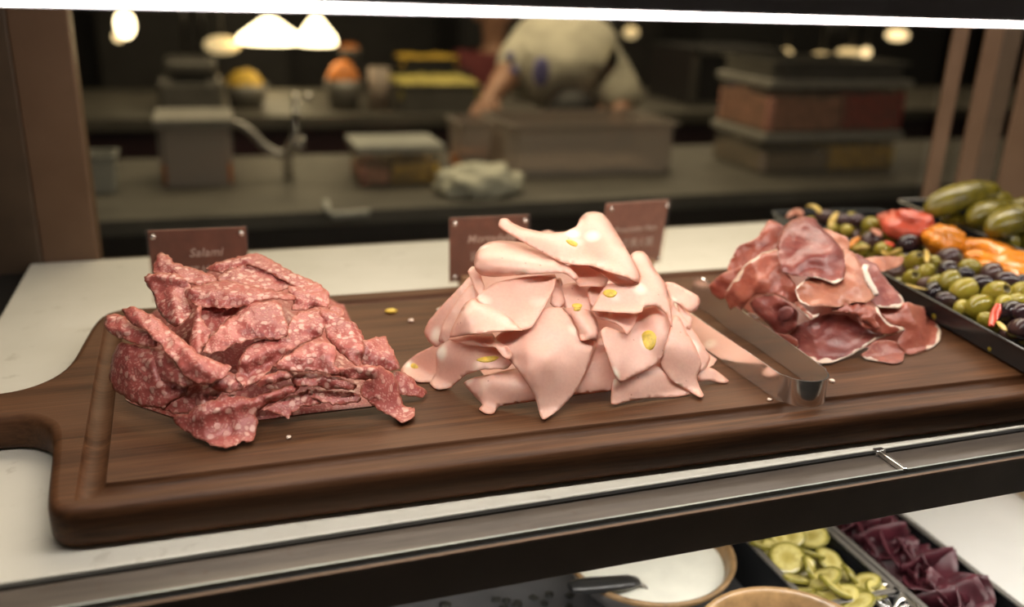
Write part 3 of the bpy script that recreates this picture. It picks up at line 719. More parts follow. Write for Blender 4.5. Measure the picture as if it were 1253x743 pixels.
# ============================================================ PROSCIUTTO
ZP = (860, 255, 3.7133)
heart('prosciutto_slice', PP, .495, .625, .04, 'prosciutto', 'large dark slice at the heart of the prosciutto heap, seen in its gaps', 'prosciutto slice', 'prosciutto slices heaped on the board')
ham('slice leaning at the rear left of the heap with its top corner raised', [(112, 268), (130, 225), (160, 172), (240, 138), (275, 90), (300, 54), (330, 60), (368, 82), (360, 130), (345, 180), (265, 205), (200, 255), (150, 292), (116, 290)], 1.0, fat=[(1, 2, 1.6)], folds=[(250, 140, 320, 80, 9, 3)])
ham('dull pink slice spreading at the far left beside the tong tips', [(28, 352), (60, 318), (100, 290), (145, 278), (180, 258), (185, 300), (150, 350), (120, 400), (80, 414), (45, 390)], 1.4, folds=[(60, 340, 150, 290, 14, 3)])
ham('broad slice across the left front with a white fat stripe along its upper edge', [(100, 402), (112, 370), (150, 308), (200, 248), (265, 206), (345, 182), (372, 240), (390, 305), (420, 345), (445, 405), (425, 436), (360, 402), (300, 386), (240, 396), (200, 428), (168, 470), (125, 462)], 2.2, fat=[(1, 5, 3.2)], folds=[(190, 420, 250, 330, 10, 4), (280, 260, 350, 340, 30, 4), (340, 350, 430, 420, 10, -3)], rolls=[(1, 5, 6, 2)], cyl=(-40, -7))
ham('domed slice crowning the heap', [(338, 185), (342, 140), (362, 90), (400, 54), (450, 38), (508, 46), (540, 88), (598, 138), (640, 198), (652, 258), (642, 320), (600, 342), (560, 326), (505, 312), (435, 310), (360, 292), (345, 240)], 4.4, fat=[(10, 13, 1.8)], rolls=[(0, 5, 14, 6), (5, 10, 10, 4)], lips=[(10, 15, 14, 2.5)], folds=[(430, 250, 590, 190, 10, 4), (470, 120, 560, 200, 24, 3), (400, 190, 470, 250, 16, -4)], und=2, cyl=(50, -9), m='prosciutto_dark')
ham('soft brownish slice behind the crown to the right', [(520, 92), (560, 92), (605, 110), (655, 132), (668, 172), (650, 208), (605, 165), (550, 125)], 1.6, m='prosciutto_tan')
ham('pale tan slice across the right middle with a curled white fat ribbon', [(640, 182), (690, 205), (722, 265), (740, 335), (782, 405), (740, 428), (690, 424), (640, 446), (560, 446), (482, 442), (440, 420), (422, 372), (440, 345), (500, 305), (600, 338), (648, 300)], 3.4, fat=[(9, 13, 1.6)], lips=[(5, 12, 12, 3)], folds=[(560, 400, 720, 380, 14, 3), (640, 230, 700, 330, 14, 3)], cyl=(0, -6), m='prosciutto_tan')
f = ham('slice corner hanging down at front centre with a thick fat edge', [(415, 428), (440, 425), (478, 470), (500, 484), (532, 478), (515, 496), (492, 506), (462, 476), (430, 452)], 3.8, fat=[(2, 8, 2.4)], und=.6)
pale = ham('dark red slice at the right shoulder with a ragged lump of white fat', [(690, 205), (745, 232), (792, 256), (815, 300), (850, 345), (900, 396), (916, 428), (892, 452), (850, 450), (800, 446), (756, 420), (720, 345), (702, 280)], 2.4, fat=[(4.9, 9, 3.2)], folds=[(760, 270, 860, 420, 20, 3)], m='prosciutto_dark')
bm = bmesh.new(); q = []
for x, y in ((735, 262), (722, 290), (738, 320), (752, 345), (768, 372), (782, 398)):
    hp = surf_point(pale, 860 + x / 3.7133, 255 + y / 3.7133)
    if hp: q.append(hp[0] + hp[1] * .0016)
if len(q) > 2:
    tube(bm, q, [.0028, .0045, .0032, .0030, .0042, .0025][:len(q)], 10, squash=.6)
    for v in bm.verts: v.co += Vector((mnoise.noise(v.co * 260), mnoise.noise(v.co * 260 + Vector((7, 0, 0))), mnoise.noise(v.co * 260 + Vector((0, 9, 0))))) * .0022
    mk('fat_lump', bm, 'ham_fat', pale, True)['label'] = 'ragged white lump of fat'
ham('thin tan slice trailing to the right toward the olive tray', [(700, 235), (750, 224), (810, 218), (870, 220), (914, 224), (905, 255), (860, 275), (800, 292), (750, 262)], 1.0, lift=4, m='prosciutto_tan')
tubeh = ham('slice rolled into a small tube at the lower left, with a dark hollow', [(212, 432), (240, 405), (290, 392), (345, 398), (400, 436), (432, 470), (428, 535), (390, 568), (340, 574), (300, 530), (260, 495), (232, 470)], 3.0, folds=[(350, 420, 410, 460, 10, 4), (330, 520, 400, 550, 10, 4), (372, 470, 372, 510, 9, -5), (250, 430, 300, 500, 12, 3)], m='prosciutto_dark')
hl = sheet('hollow', ZP, [(338, 500), (345, 465), (372, 445), (402, 450), (412, 475), (400, 505), (370, 518), (348, 515)], PP, 4.6, 'hollow_shade', parent=tubeh, und=.3)  # dark sheet laid over the slice to paint shade inside the roll
hl['label'] = 'dark sheet painting the shade inside the rolled slice'
ham('large dark front slice lying low with a continuous white fat rim', [(355, 602), (400, 560), (440, 525), (510, 495), (585, 478), (650, 486), (715, 522), (780, 552), (860, 556), (918, 548), (880, 570), (790, 592), (735, 632), (660, 672), (590, 698), (535, 702), (478, 684), (415, 648)], 2.4, fat=[(8, 16, 4.0)], lips=[(9, 16, 16, 3.5)], folds=[(560, 590, 700, 560, 40, -3)], und=1.6, ulen=34, cyl=(0, 6), m='prosciutto_dark')
ham('slice folded at the right centre with a fat edge curling over', [(690, 440), (745, 436), (795, 450), (812, 490), (850, 525), (905, 540), (918, 552), (885, 570), (830, 572), (770, 560), (720, 530), (700, 490)], 3.4, fat=[(2, 7, 2.6)], folds=[(800, 470, 880, 555, 9, 4)])
ham('long slice folded outward at the lower right end by the olive tray', [(795, 452), (850, 440), (930, 426), (965, 440), (1010, 452), (1045, 482), (1062, 525), (1082, 560), (1074, 605), (1030, 638), (960, 662), (915, 655), (885, 610), (905, 570), (920, 548), (860, 530), (815, 490)], 2.0, fat=[(6, 9, 3.0)], rolls=[(6, 11, 14, 6)], folds=[(930, 440, 960, 560, 12, 4), (1020, 470, 1010, 600, 20, 3)], cyl=(70, -8))
ham('small reddish slice folded under at the bottom right of the heap', [(718, 664), (752, 640), (775, 608), (830, 598), (885, 608), (918, 640), (910, 690), (870, 706), (800, 694), (745, 684)], 1.8, fat=[(8, 9.5, 2)], rolls=[(6, 9, 9, 4)], folds=[(850, 620, 900, 650, 8, -3)])
ham('small torn rosy scrap at the centre of the heap', [(588, 462), (632, 425), (690, 412), (730, 420), (772, 448), (782, 490), (802, 542), (785, 552), (740, 516), (700, 486), (640, 470)], 4.2, rag=2.2, und=2.5, ulen=12)
ham('scrap with fat at the lower left corner of the front slice', [(300, 558), (345, 566), (395, 576), (428, 596), (432, 630), (410, 640), (372, 612), (330, 590)], 3.2, fat=[(4, 5.5, 2.5)], folds=[(320, 565, 420, 610, 8, 3)])
ham('tiny pale slice edge left of the rolled tube', [(184, 485), (205, 475), (236, 482), (258, 498), (225, 504), (195, 500)], 1.6, fat=[(0, 4, 3)], und=.5)

# ============================================================ TONGS
tg = thing('serving_tongs', (.425, .515, BT), 'polished steel serving tongs standing on edge between mortadella and prosciutto', 'tongs')


def strip(bm, path, h, thick, serr=False):
    """upright band along a path of (x, y, z_bottom, height)"""
    n = len(path); L = [];
    for i, (x, y, zb, hh) in enumerate(path):
        a = Vector(path[max(i - 1, 0)][:2]); b = Vector(path[min(i + 1, n - 1)][:2]); tt = (b - a).normalized(); nn = Vector((-tt.y, tt.x)) * thick / 2
        L.append([bm.verts.new((x + nn.x, y + nn.y, zb)), bm.verts.new((x - nn.x, y - nn.y, zb)), bm.verts.new((x - nn.x, y - nn.y, zb + hh)), bm.verts.new((x + nn.x, y + nn.y, zb + hh))])
    for a, b in zip(L, L[1:]):
        for k in range(4): bm.faces.new((a[k], a[(k + 1) % 4], b[(k + 1) % 4], b[k]))
    bm.faces.new(L[0][::-1]); bm.faces.new(L[-1])
    bmesh.ops.recalc_face_normals(bm, faces=bm.faces[:])
    return bm


def R0(x, y, z): return (x - .425, y - .515, z)


hb = .0215
bend = []
for k in range(17):
    a = math.pi * k / 16
    bend.append((.0005 + .0185 * math.cos(a), .010 - .0185 * math.sin(a) * 1.0 + .006, .0008, hb))
far = [(.021 + .004 * math.sin(s * 2.2), .016 + s * .150, .0008, hb + .003 * s) for s in [i / 14 for i in range(15)]]
near = [(-.0205 - .004 * s, .016 + s * .150, .0008, hb + .002 * s) for s in [i / 14 for i in range(15)]]
path = near[::-1] + bend[::-1][1:-1] + far
mk('spring_band', strip(bmesh.new(), path, hb, .0011), 'polished_steel', tg, True).modifiers.new('edge_split', 'EDGE_SPLIT').split_angle = .6
for sgn, name, lab in ((1, 'tip', 'toothed far tip'), (-1, 'tip', 'near tip under the mortadella')):
    bm = bmesh.new(); x0 = (.0242 if sgn > 0 else -.0245); L = []
    for i in range(29):
        s = i / 28; y = .166 + s * .068; w = hb + .003 + .007 * math.sin(min(1, s * 1.3) * 1.57) - .006 * max(0, s - .8) * 5 * .6
        tooth = .0012 * (i % 2) if s > .25 else 0
        x = x0 + sgn * .003 * math.sin(s * 3.1); zc = .0008
        L.append((x, y, zc, w - tooth))
    strip(bm, L, hb, .0012)
    mk(name, bm, 'polished_steel', tg, False)['label'] = lab
# ============================================================ LABEL CARDS
def text_mesh(name, body, size, mat, parent, loc, shear=0.0, spacing=1.0):
    cu = bpy.data.curves.new(name, 'FONT'); cu.body = body; cu.size = size; cu.align_x = 'CENTER'; cu.align_y = 'CENTER'; cu.extrude = .0002; cu.shear = shear; cu.space_character = spacing; cu.offset = size * .012
    o = bpy.data.objects.new(name, cu); COL.objects.link(o)
    dg = bpy.context.evaluated_depsgraph_get(); me = bpy.data.meshes.new_from_object(o.evaluated_get(dg)); bpy.data.objects.remove(o)
    me.transform(Matrix.Rotation(math.pi / 2, 4, 'X'))
    m = bpy.data.objects.new(name, me); COL.objects.link(m); me.materials.clear(); me.materials.append(MATS[mat]); m.parent = parent; m.location = loc
    return m


def card(loc, rotz, tiltx, w, h, lines, label, roty=0.0, wood='card_wood'):
    c = thing('food_label_card', loc, label, 'label card', 'food label cards behind the board', (tiltx, roty, rotz))
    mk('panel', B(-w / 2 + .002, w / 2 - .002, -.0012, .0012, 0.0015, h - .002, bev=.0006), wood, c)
    mk('clear_cover', B(-w / 2, w / 2, -.0045, -.0022, 0, h, bev=.0006), 'acrylic', c)
    for sx in (-1, 1):
        for z in (.0075, h - .0075):
            bm = bmesh.new(); bmesh.ops.create_uvsphere(bm, u_segments=12, v_segments=8, radius=.0027)
            for v in bm.verts: v.co.y *= .6
            mk('screw', bm, 'screw', c, True, (sx * (w / 2 - .0068), -.005, z))
    for body, size, x, z, sh, sp in lines:
        text_mesh('lettering', body, size, 'card_text', c, (x, -.0016, z), sh, sp)
    mk('foot_block', B(-w / 2 + .014, w / 2 - .014, -.007, .012, -loc[2] + .0005, .008, bev=.0015), 'stand_wood', c)
    return c


HZ = .02
pL = PY(244.5, 346, .892); pM = PY(597, 346, .885); pR = PY(779, 335, .885)
card((pL.x + .002, .892, .0215), math.radians(-2), math.radians(-2), .0945, .0735, [('Salami', .0118, .006, .0475, .25, 1.05), ('薩拉米', .0115, .006, .028, 0, 1.1)], 'brown wooden label card reading Salami, behind the salami heap')
card((pM.x + .0005, .885, .0215), math.radians(-1), math.radians(-2), .0915, .0735, [('Mortadella', .0118, .002, .0475, .25, 1.05), ('意式肉腸', .0115, .002, .028, 0, 1.1)], 'brown wooden label card reading Mortadella, left behind the mortadella heap')
card((pR.x - .004, .900, .0215), math.radians(14), math.radians(3), .0960, .0800, [('Prosciutto Ham', .0098, .001, .046, .2, 1.0), ('帕爾馬火腿', .0115, .001, .0285, 0, 1.1)], 'brown label card painted paler for glare, with a clear cover, right behind the mortadella peak', math.radians(2.6), 'card_wood_glare')

# ============================================================ OLIVE TRAY, PICKLE TRAY
TA = math.radians(-8.0)
TO = Vector((.655, .650, BT))
tx = Vector((math.cos(TA), math.sin(TA), 0)); ty = Vector((-math.sin(TA), math.cos(TA), 0))


def tray(name, label, x0, x1, y0, y1, zh, mat, rimmat):
    tr = thing(name, TO + tx * x0 + ty * y0 + Vector((0, 0, .0003)), label, 'tray', None, (0, 0, TA))
    w = x1 - x0; l = y1 - y0; bm = bmesh.new()
    prof = [(.012, 0), (.004, .003), (.0015, zh), (-.001, zh + .0012)]   # inset, height
    prof += [(.004, zh), (.0065, .006), (.014, .0025)]
    rings = []
    for d, z in prof:
        r = .012; pts = []
        for cx, cy, a0 in ((w - d - r, l - d - r, 0), (d + r, l - d - r, 90), (d + r, d + r, 180), (w - d - r, d + r, 270)):
            for k in range(5):
                a = math.radians(a0 + k * 22.5); pts.append(bm.verts.new((cx + r * math.cos(a), cy + r * math.sin(a), z)))
        rings.append(pts)
    for a, b in zip(rings, rings[1:]):
        n = len(a)
        for k in range(n): bm.faces.new((a[k], a[(k + 1) % n], b[(k + 1) % n], b[k]))
    bm.faces.new(rings[-1]); bm.faces.new(rings[0][::-1]); bmesh.ops.recalc_face_normals(bm, faces=bm.faces[:])
    mk('pan', bm, mat, tr)
    bm = bmesh.new(); pts = []; r = .013
    for cx, cy, a0 in ((w - r, l - r, 0), (r, l - r, 90), (r, r, 180), (w - r, r, 270)):
        for k in range(5):
            a = math.radians(a0 + k * 22.5); pts.append(Vector((cx + r * math.cos(a), cy + r * math.sin(a), zh + .0012)))
    pts.append(pts[0]); tube(bm, pts, .0016, 6, squash=.6); mk('rim', bm, rimmat, tr, True)
    return tr


tray('serving_tray', 'black rectangular tray of olives and roasted peppers on the right end of the board', 0, .166, -.155, .352, .0225, 'tray_black', 'tray_rim')
tray('serving_tray', 'dark tray with a silver rim holding whole gherkins at the far right', .169, .335, -.10, .33, .042, 'tray_black', 'satin_steel')


def tloc(p): d = p - TO; return d.dot(tx), d.dot(ty)


def on_heap(px, py, zf):
    z = .06
    for _ in range(5):
        p = PZ(px, py, z); z = zf(*tloc(p))
    return PZ(px, py, z)


def heap(u, v): return .0465 + .021 * max(0, min(1, u / .055)) - .004 * max(0, (u - .09) / .07)


def olive_mesh(kind):
    bm = bmesh.new()
    L, W = .0118, .0090
    prof = [(0, -L)]
    for k in range(1, 12):
        a = -math.pi / 2 + math.pi * k / 12; prof.append((W * math.cos(a) ** .92, L * math.sin(a)))
    if kind == 'pit': prof[-1] = (.0042, L * .93); prof += [(.0032, L * .90), (.0028, L * .62), (0, L * .55)]
    else: prof += [(.0012, L * .985), (0, L * .95)]
    return lathe(bm, prof, 18)


proto = {}
LABO = {'olive_green': ('shiny green olive in the black tray of mixed olives', 'green olives in the black tray'), 'olive_black': ('shiny dark purple-black olive in the black tray of mixed olives', 'dark olives in the black tray')}


def olive(p, color, sc, rot):
    key = (color, 'pit' if rot[3] else 'plain')
    if key not in proto:
        o = mk('pitted_olive' if rot[3] else 'olive', olive_mesh(key[1]), color, None, True); proto[key] = o
        if rot[3]:
            me = o.data; me.materials.append(MATS['olive_hole'])
            for pl in me.polygons:
                c = pl.center
                if c.z > .0118 * .5 and math.hypot(c.x, c.y) < .0031: pl.material_index = 1
    else:
        o = proto[key].copy(); COL.objects.link(o)
    o.location = p; o.rotation_euler = rot[:3]; o.scale = (sc, sc, sc)
    return tag(o, LABO[color][0], 'olive', LABO[color][1])


rs = random.Random(3)
ZO = (1040, 240, 3.714); ZQ = (950, 240, 7.37)
OL = []
for z, lst in ((ZO, [(293, 300, 45, 'g', 1), (280, 378, 44, 'g', 1), (520, 425, 54, 'g', 0), (590, 500, 60, 'g', 0), (665, 440, 54, 'g', 1), (770, 440, 44, 'g', 1), (350, 342, 38, 'g', 0), (455, 385, 48, 'g', 0), (508, 505, 34, 'g', 0), (705, 492, 44, 'g', 0), (545, 325, 42, 'g', 0), (380, 300, 34, 'g', 0), (625, 562, 34, 'g', 0), (395, 392, 36, 'g', 0), (760, 480, 40, 'g', 0),
                 (210, 345, 40, 'b', 0), (265, 215, 52, 'b', 0), (445, 282, 50, 'b', 1), (445, 332, 46, 'b', 0), (525, 358, 38, 'b', 0), (645, 350, 56, 'b', 0), (600, 398, 42, 'b', 0), (715, 388, 44, 'b', 0), (440, 475, 42, 'b', 0), (380, 432, 44, 'b', 0), (345, 398, 30, 'b', 0), (725, 532, 56, 'b', 1), (780, 605, 52, 'b', 1), (100, 200, 54, 'b', 0), (780, 390, 34, 'b', 0), (790, 530, 44, 'b', 0), (95, 135, 45, 'g', 0), (190, 178, 40, 'g', 0), (150, 240, 36, 'g', 0), (310, 345, 30, 'b', 0), (225, 290, 28, 'g', 0), (60, 240, 36, 'g', 0)]),
               (ZQ, [(430, 185, 70, 'b', 0), (600, 220, 66, 'b', 0), (720, 220, 66, 'b', 0), (630, 310, 60, 'g', 0), (510, 300, 50, 'g', 0)])):
    for x, y, r, c, pit in lst: OL.append((z[0] + x / z[2], z[1] + y / z[2], r / z[2], c, pit))
for px, py, r, c, pit in OL:
    p = on_heap(px, py, heap)
    dist = (p - Vector(CAM)).length; sc = min(1.25, max(.8, r / FPX * dist / .0102))
    if pit: rot = (math.radians(rs.uniform(25, 60)), rs.uniform(-.4, .4), rs.uniform(-.6, .3), True)
    else: rot = (rs.uniform(1.1, 1.9), rs.uniform(-.3, .3), rs.uniform(.8, 2.4), False)
    olive(p, 'olive_green' if c == 'g' else 'olive_black', sc, rot)
for iu in range(5):
    for iv in range(22):
        u = .016 + iu * .0195 + rs.uniform(-.004, .004); v = -.135 + iv * .0212 + rs.uniform(-.004, .004)
        olive(TO + tx * u + ty * v + Vector((0, 0, heap(u, v) - BT - .015)), rs.choice(('olive_green', 'olive_black')), rs.uniform(.85, 1), (rs.uniform(1.1, 1.9), rs.uniform(-.3, .3), rs.uniform(0, 3), False))


def strip_px(name, z, pts, rad, zf, mat, label, cat, group=None, lift=.008, sq=.45):
    q = [on_heap(z[0] + x / z[2], z[1] + y / z[2], lambda u, v: zf(u, v) + lift) for x, y in pts]
    q = [Vector(p) for _, p in catmull([tuple(a) for a in q], 5, False)]
    n = len(q); rr = [rad * (.45 + .55 * math.sin(math.pi * min(.92, max(.08, i / (n - 1))))) for i in range(n)]
    c = sum(q, Vector()) / n
    o = mk(name, tube(bmesh.new(), [a - c for a in q], rr, 8, squash=sq), mat, None, True, c)
    return tag(o, label, cat, group)


strip_px('lemon_peel', ZQ, [(275, 90), (320, 85), (365, 110), (395, 150)], .0045, heap, 'zest', 'yellow peel strip curling up highest at the rear left of the olives', 'peel strip', lift=.016)
strip_px('lemon_peel', ZQ, [(548, 150), (520, 190), (495, 240), (490, 280)], .0042, heap, 'zest', 'upright yellow peel strip between dark olives at the rear of the olive tray', 'peel strip', lift=.014)
strip_px('orange_peel', ZQ, [(635, 465), (670, 440), (710, 400), (755, 375)], .0042, heap, 'orange_pepper', 'orange peel strip lying among the rear olives', 'peel strip', lift=.010)
strip_px('lemon_peel', ZQ, [(690, 475), (760, 465), (840, 455)], .0045, heap, 'zest', 'pale peel strip under a dark olive behind the prosciutto', 'peel strip', lift=.006)
strip_px('lemon_peel', ZQ, [(960, 500), (1010, 530), (1080, 500), (1130, 480)], .0050, heap, 'zest', 'dull yellow peel strip left of the roundest black olive', 'peel strip', lift=.006)
strip_px('onion_piece', ZQ, [(105, 190), (150, 150), (200, 150), (235, 175)], .0055, heap, 'onion', 'reddish onion piece at the left rear corner of the olive tray', 'onion piece', lift=.014)
strip_px('chilli_piece', ZQ, [(865, 300), (900, 320), (930, 355)], .0052, heap, 'onion', 'pinkish chilli piece between the rear green olives', 'chilli piece', lift=.010)
strip_px('chilli_piece', ZQ, [(985, 410), (1020, 430), (1050, 450)], .0040, heap, 'chilli', 'small red chilli piece left of the roundest black olive', 'chilli piece', lift=.010)
strip_px('chilli_piece', ZO, [(640, 590), (655, 550), (668, 515), (675, 490)], .0042, heap, 'chilli', 'bright red chilli strip leaning between green and dark olives at the tray front', 'chilli piece', lift=.014)
strip_px('lemon_peel', ZO, [(672, 572), (690, 590), (708, 612)], .0032, heap, 'zest', 'tiny yellow peel strip at the front edge of the olives', 'peel strip', lift=.014)
strip_px('lemon_peel', ZO, [(255, 400), (300, 415), (350, 425)], .0024, heap, 'zest', 'thin orange-yellow peel strip under the pitted green olive by the tray rim', 'peel strip', lift=.006)
strip_px('lemon_peel', ZO, [(345, 245), (352, 270), (348, 300)], .0030, heap, 'zest', 'short peel strip next to the orange pepper and a green olive', 'peel strip', lift=.010)


def blob(name, px, py, zc, rx, ry, rz, rot, mat, label, cat, group=None, amp=.25, freq=70, ridge=0.0, seed=0):
    bm = bmesh.new(); bmesh.ops.create_icosphere(bm, subdivisions=4, radius=1)
    for v in bm.verts:
        d = v.co.copy(); n = mnoise.noise(d * 1.6 + Vector((seed, 0, 0))) + .5 * mnoise.noise(d * 4 + Vector((0, seed, 0)))
        g = 1 + amp * n - ridge * math.exp(-((d.x * .9 + .35 * math.sin(2 * d.y)) / .18) ** 2) * (d.z > -.2)
        v.co = Vector((d.x * rx, d.y * ry, d.z * rz)) * g
    o = mk(name, bm, mat, None, True, PZ(px, py, zc)); o.rotation_euler = rot
    return tag(o, label, cat, group)


blob('roasted_pepper', 1113, 277, .078, .034, .030, .021, (0, .1, .3), 'red_pepper', 'roasted red pepper piece at the back of the olive tray, folded', 'roasted pepper', ridge=.3, seed=2)
blob('roasted_pepper', 1088, 272, .070, .019, .016, .010, (.2, .3, .8), 'red_pepper', 'small red pepper flap left of the folded red pepper', 'roasted pepper', seed=5)
blob('roasted_pepper', 1155, 293, .076, .027, .023, .017, (0, .1, .6), 'orange_pepper', 'rounded orange pepper piece between the red pepper and the orange strips', 'roasted pepper', ridge=.12, seed=9)
for i, (pts, rad, lab) in enumerate((([(460, 235), (520, 222), (610, 232), (700, 255), (790, 290), (870, 330)], .0165, 'long orange roasted pepper strip in front of the silver rim, uppermost'), ([(520, 270), (600, 275), (690, 300), (790, 340), (860, 380)], .015, 'orange roasted pepper strip below the uppermost strip'), ([(560, 305), (640, 315), (720, 335), (800, 375), (860, 400)], .012, 'lowest orange roasted pepper strip next to the dark olives'))):
    o = strip_px('pepper_strip', ZO, pts, rad, lambda u, v: .062, 'orange_pepper', lab, 'roasted pepper', lift=.008 - .003 * i, sq=.5)
    for v in o.data.vertices: v.co += Vector((0, 0, 1)) * .005 * mnoise.noise(v.co * 70 + Vector((i * 5, 0, 0)))

ZG = (1060, 210, 3.378)
for i, (a, b, rad, za, zb, bend, lab) in enumerate((
        ((330, 112), (395, 92), .013, .080, .085, .0, 'gherkin end showing behind the large topmost gherkin'),
        ((315, 200), (480, 248), .0125, .070, .068, .002, 'gherkin lying low against the silver rim, below the topmost one'),
        ((515, 135), (585, 112), .015, .078, .078, .0, 'gherkin peeking out at the rear, right of the topmost tip'),
        ((605, 155), (700, 140), .015, .075, .075, .0, 'gherkin at the rear right edge of the gherkin tray'),
        ((545, 290), (625, 285), .014, .064, .064, .0, 'low gherkin in the shade near the silver rim'),
        ((640, 290), (740, 275), .016, .064, .066, .0, 'low gherkin at the right frame edge beneath the others'),
        ((430, 200), (606, 160), .0185, .084, .082, .003, 'thick gherkin in the middle of the tray, below the topmost one'),
        ((510, 245), (720, 172), .0195, .088, .088, .004, 'bright gherkin in front at the right edge of the picture'),
        ((250, 160), (545, 82), .0195, .092, .100, .006, 'long topmost gherkin pointing right in the dark tray'))):
    p = PZ(ZG[0] + a[0] / ZG[2], ZG[1] + a[1] / ZG[2], za); q = PZ(ZG[0] + b[0] / ZG[2], ZG[1] + b[1] / ZG[2], zb)
    # keep the whole fruit about one depth from end to end
    pts = []; rr = []
    for k in range(23):
        s = k / 22; c = p.lerp(q, s) + Vector((0, 0, bend * math.sin(math.pi * s))); pts.append(c)
        e = max(0.02, 1 - abs(2 * s - 1) ** 3.2); rr.append(rad * (e ** .5) * (1 - .22 * s) * .98)
    cc = (p + q) / 2; bm = tube(bmesh.new(), [c - cc for c in pts], rr, 20)
    for v in bm.verts: v.co += v.co.normalized() * (.0012 * mnoise.noise(v.co * 160 + Vector((i * 3, 0, 0))) + .0016 * mnoise.noise(v.co * 60))
    o = mk('gherkin', bm, 'gherkin', None, True, cc); tag(o, lab, 'gherkin', 'whole gherkins in the dark tray')
    if i == 8: mk('stem', tube(bmesh.new(), [q - cc + (q - p).normalized() * d for d in (-.004, .003, .006)], [.004, .0028, .002], 8), 'gherkin', o, True)

# ============================================================ LOWER DECK
bm = B(-.7, 1.9, .30, 1.25, -.30, -.262); o = struct('lower_counter', bm, 'white_top')
tag(mk('slate_board', B(-.5, .69, .38, 1.0, -.2617, -.2525, bev=.002), 'slate'), 'dark grey slate slab under the bowls on the lower deck', 'slate board')
tag(mk('wooden_tray', B(.935, 1.35, .58, .99, -.2617, -.235, bev=.004), 'lower_wood'), 'pale wooden board on the white lower counter at the right edge', 'wooden board')


def bowl(x, y, zr, R, label, fill=None):
    b = thing('stoneware_bowl', (x, y, -.2523), label, 'bowl', 'stoneware bowls on the lower deck')
    h = zr + .2523
    prof = [(0, 0), (R * .5, 0), (R * .62, .004), (R * .9, h * .6), (R * .985, h - .006)]
    mk('body', lathe(bmesh.new(), prof, 48), 'ceramic_body', b, True)
    prof = [(R * .985, h - .006), (R, h - .002), (R * .985, h), (R * .95, h - .001), (R * .92, h - .004), (R * .90, h - .012), (R * .84, h - .020), (R * .6, h * .35), (0, h * .25)]
    mk('glazed_rim', lathe(bmesh.new(), prof, 48), 'ceramic', b, True)['label'] = 'brown speckled glazed rim'
    return b, h


b, h = bowl(.3845, .672, -.2, .0870, 'brown-rimmed stoneware bowl of white yogurt dressing with a black handled spoon')
bm = bmesh.new(); bmesh.ops.create_circle(bm, cap_ends=True, segments=48, radius=.0785)
bmesh.ops.subdivide_edges(bm, edges=bm.edges[:], cuts=2, use_grid_fill=True)
for v in bm.verts: v.co.z = .0008 * mnoise.noise(v.co * 50)
tag(mk('yogurt_dressing', bm, 'yogurt', None, True, (.3845, .672, -.2145)), 'white yogurt dressing filling the upper stoneware bowl', 'dressing')
bowl(.4155, .476, -.17, .0816, 'brown-rimmed stoneware bowl at the bottom edge, in front of the yogurt bowl')
sp = thing('serving_spoon', PZ(740, 716, -.192), 'serving spoon with a black plastic handle resting on the yogurt bowl rim', 'spoon')
a = PZ(698, 719, -.190) - sp.location; c = PZ(780, 711, -.2045) - sp.location
bm = tube(bmesh.new(), [a.lerp(c, k / 8) for k in range(9)], [.006, .0095, .0105, .0105, .010, .0098, .0095, .009, .006], 14, squash=.55)
mk('handle', bm, 'black_plastic', sp, True)['label'] = 'black plastic handle'
d = (c - a).normalized(); mk('bowl', tube(bmesh.new(), [c - d * .004, c + d * .008 + Vector((0, 0, -.006)), c + d * .02 + Vector((0, 0, -.018)), c + d * .03 + Vector((0, 0, -.022))], [.004, .003, .008, .004], 10, squash=.4), 'satin_steel', sp, True)


def ltray(label, x0, x1, y0, y1, zt, zb, mat):
    tr = thing('food_pan', (x0, y0, zb), label, 'pan', 'narrow dark pans on the lower deck'); w = x1 - x0; l = y1 - y0; h = zt - zb
    bm = bmesh.new(); box(bm, 0, w, 0, l, 0, .002)
    for q in ((0, .002, 0, l), (w - .002, w, 0, l), (0, w, 0, .002), (0, w, l - .002, l)): box(bm, *q, .002, h)
    mk('pan', bm, mat, tr)
    bm = bmesh.new()
    for q in ((-.001, .005, -.001, l), (w - .005, w + .001, -.001, l), (-.001, w, -.001, .005), (-.001, w, l - .005, l + .001)): box(bm, *q, h, h + .002, bev=.0006)
    mk('rim', bm, 'dull_steel', tr)['label'] = 'greyish folded rim'


ltray('narrow dark pan of pickle slices on the lower deck', .487, .5835, .545, .85, -.2, -.2523, 'tray_black')
ltray('narrow dark pan of dark red beet slices on the lower deck', .5875, .6805, .40, .85, -.2, -.2523, 'tray_black')
ZL = (820, 500, 2.893)


def pickle_mesh():
    bm = bmesh.new(); R = .0165; prof = [(0, -.0019), (R * .96, -.0019), (R, -.001), (R, .001), (R * .96, .0019), (R * .5, .0018), (0, .0019)]
    lathe(bm, prof, 26)
    bmesh.ops.subdivide_edges(bm, edges=[e for e in bm.edges if e.calc_length() > .008], cuts=3)
    for v in bm.verts: v.co.z += .0012 * mnoise.noise(v.co * 90); v.co.x *= 1 + .05 * math.sin(3 * math.atan2(v.co.y, v.co.x))
    return bm


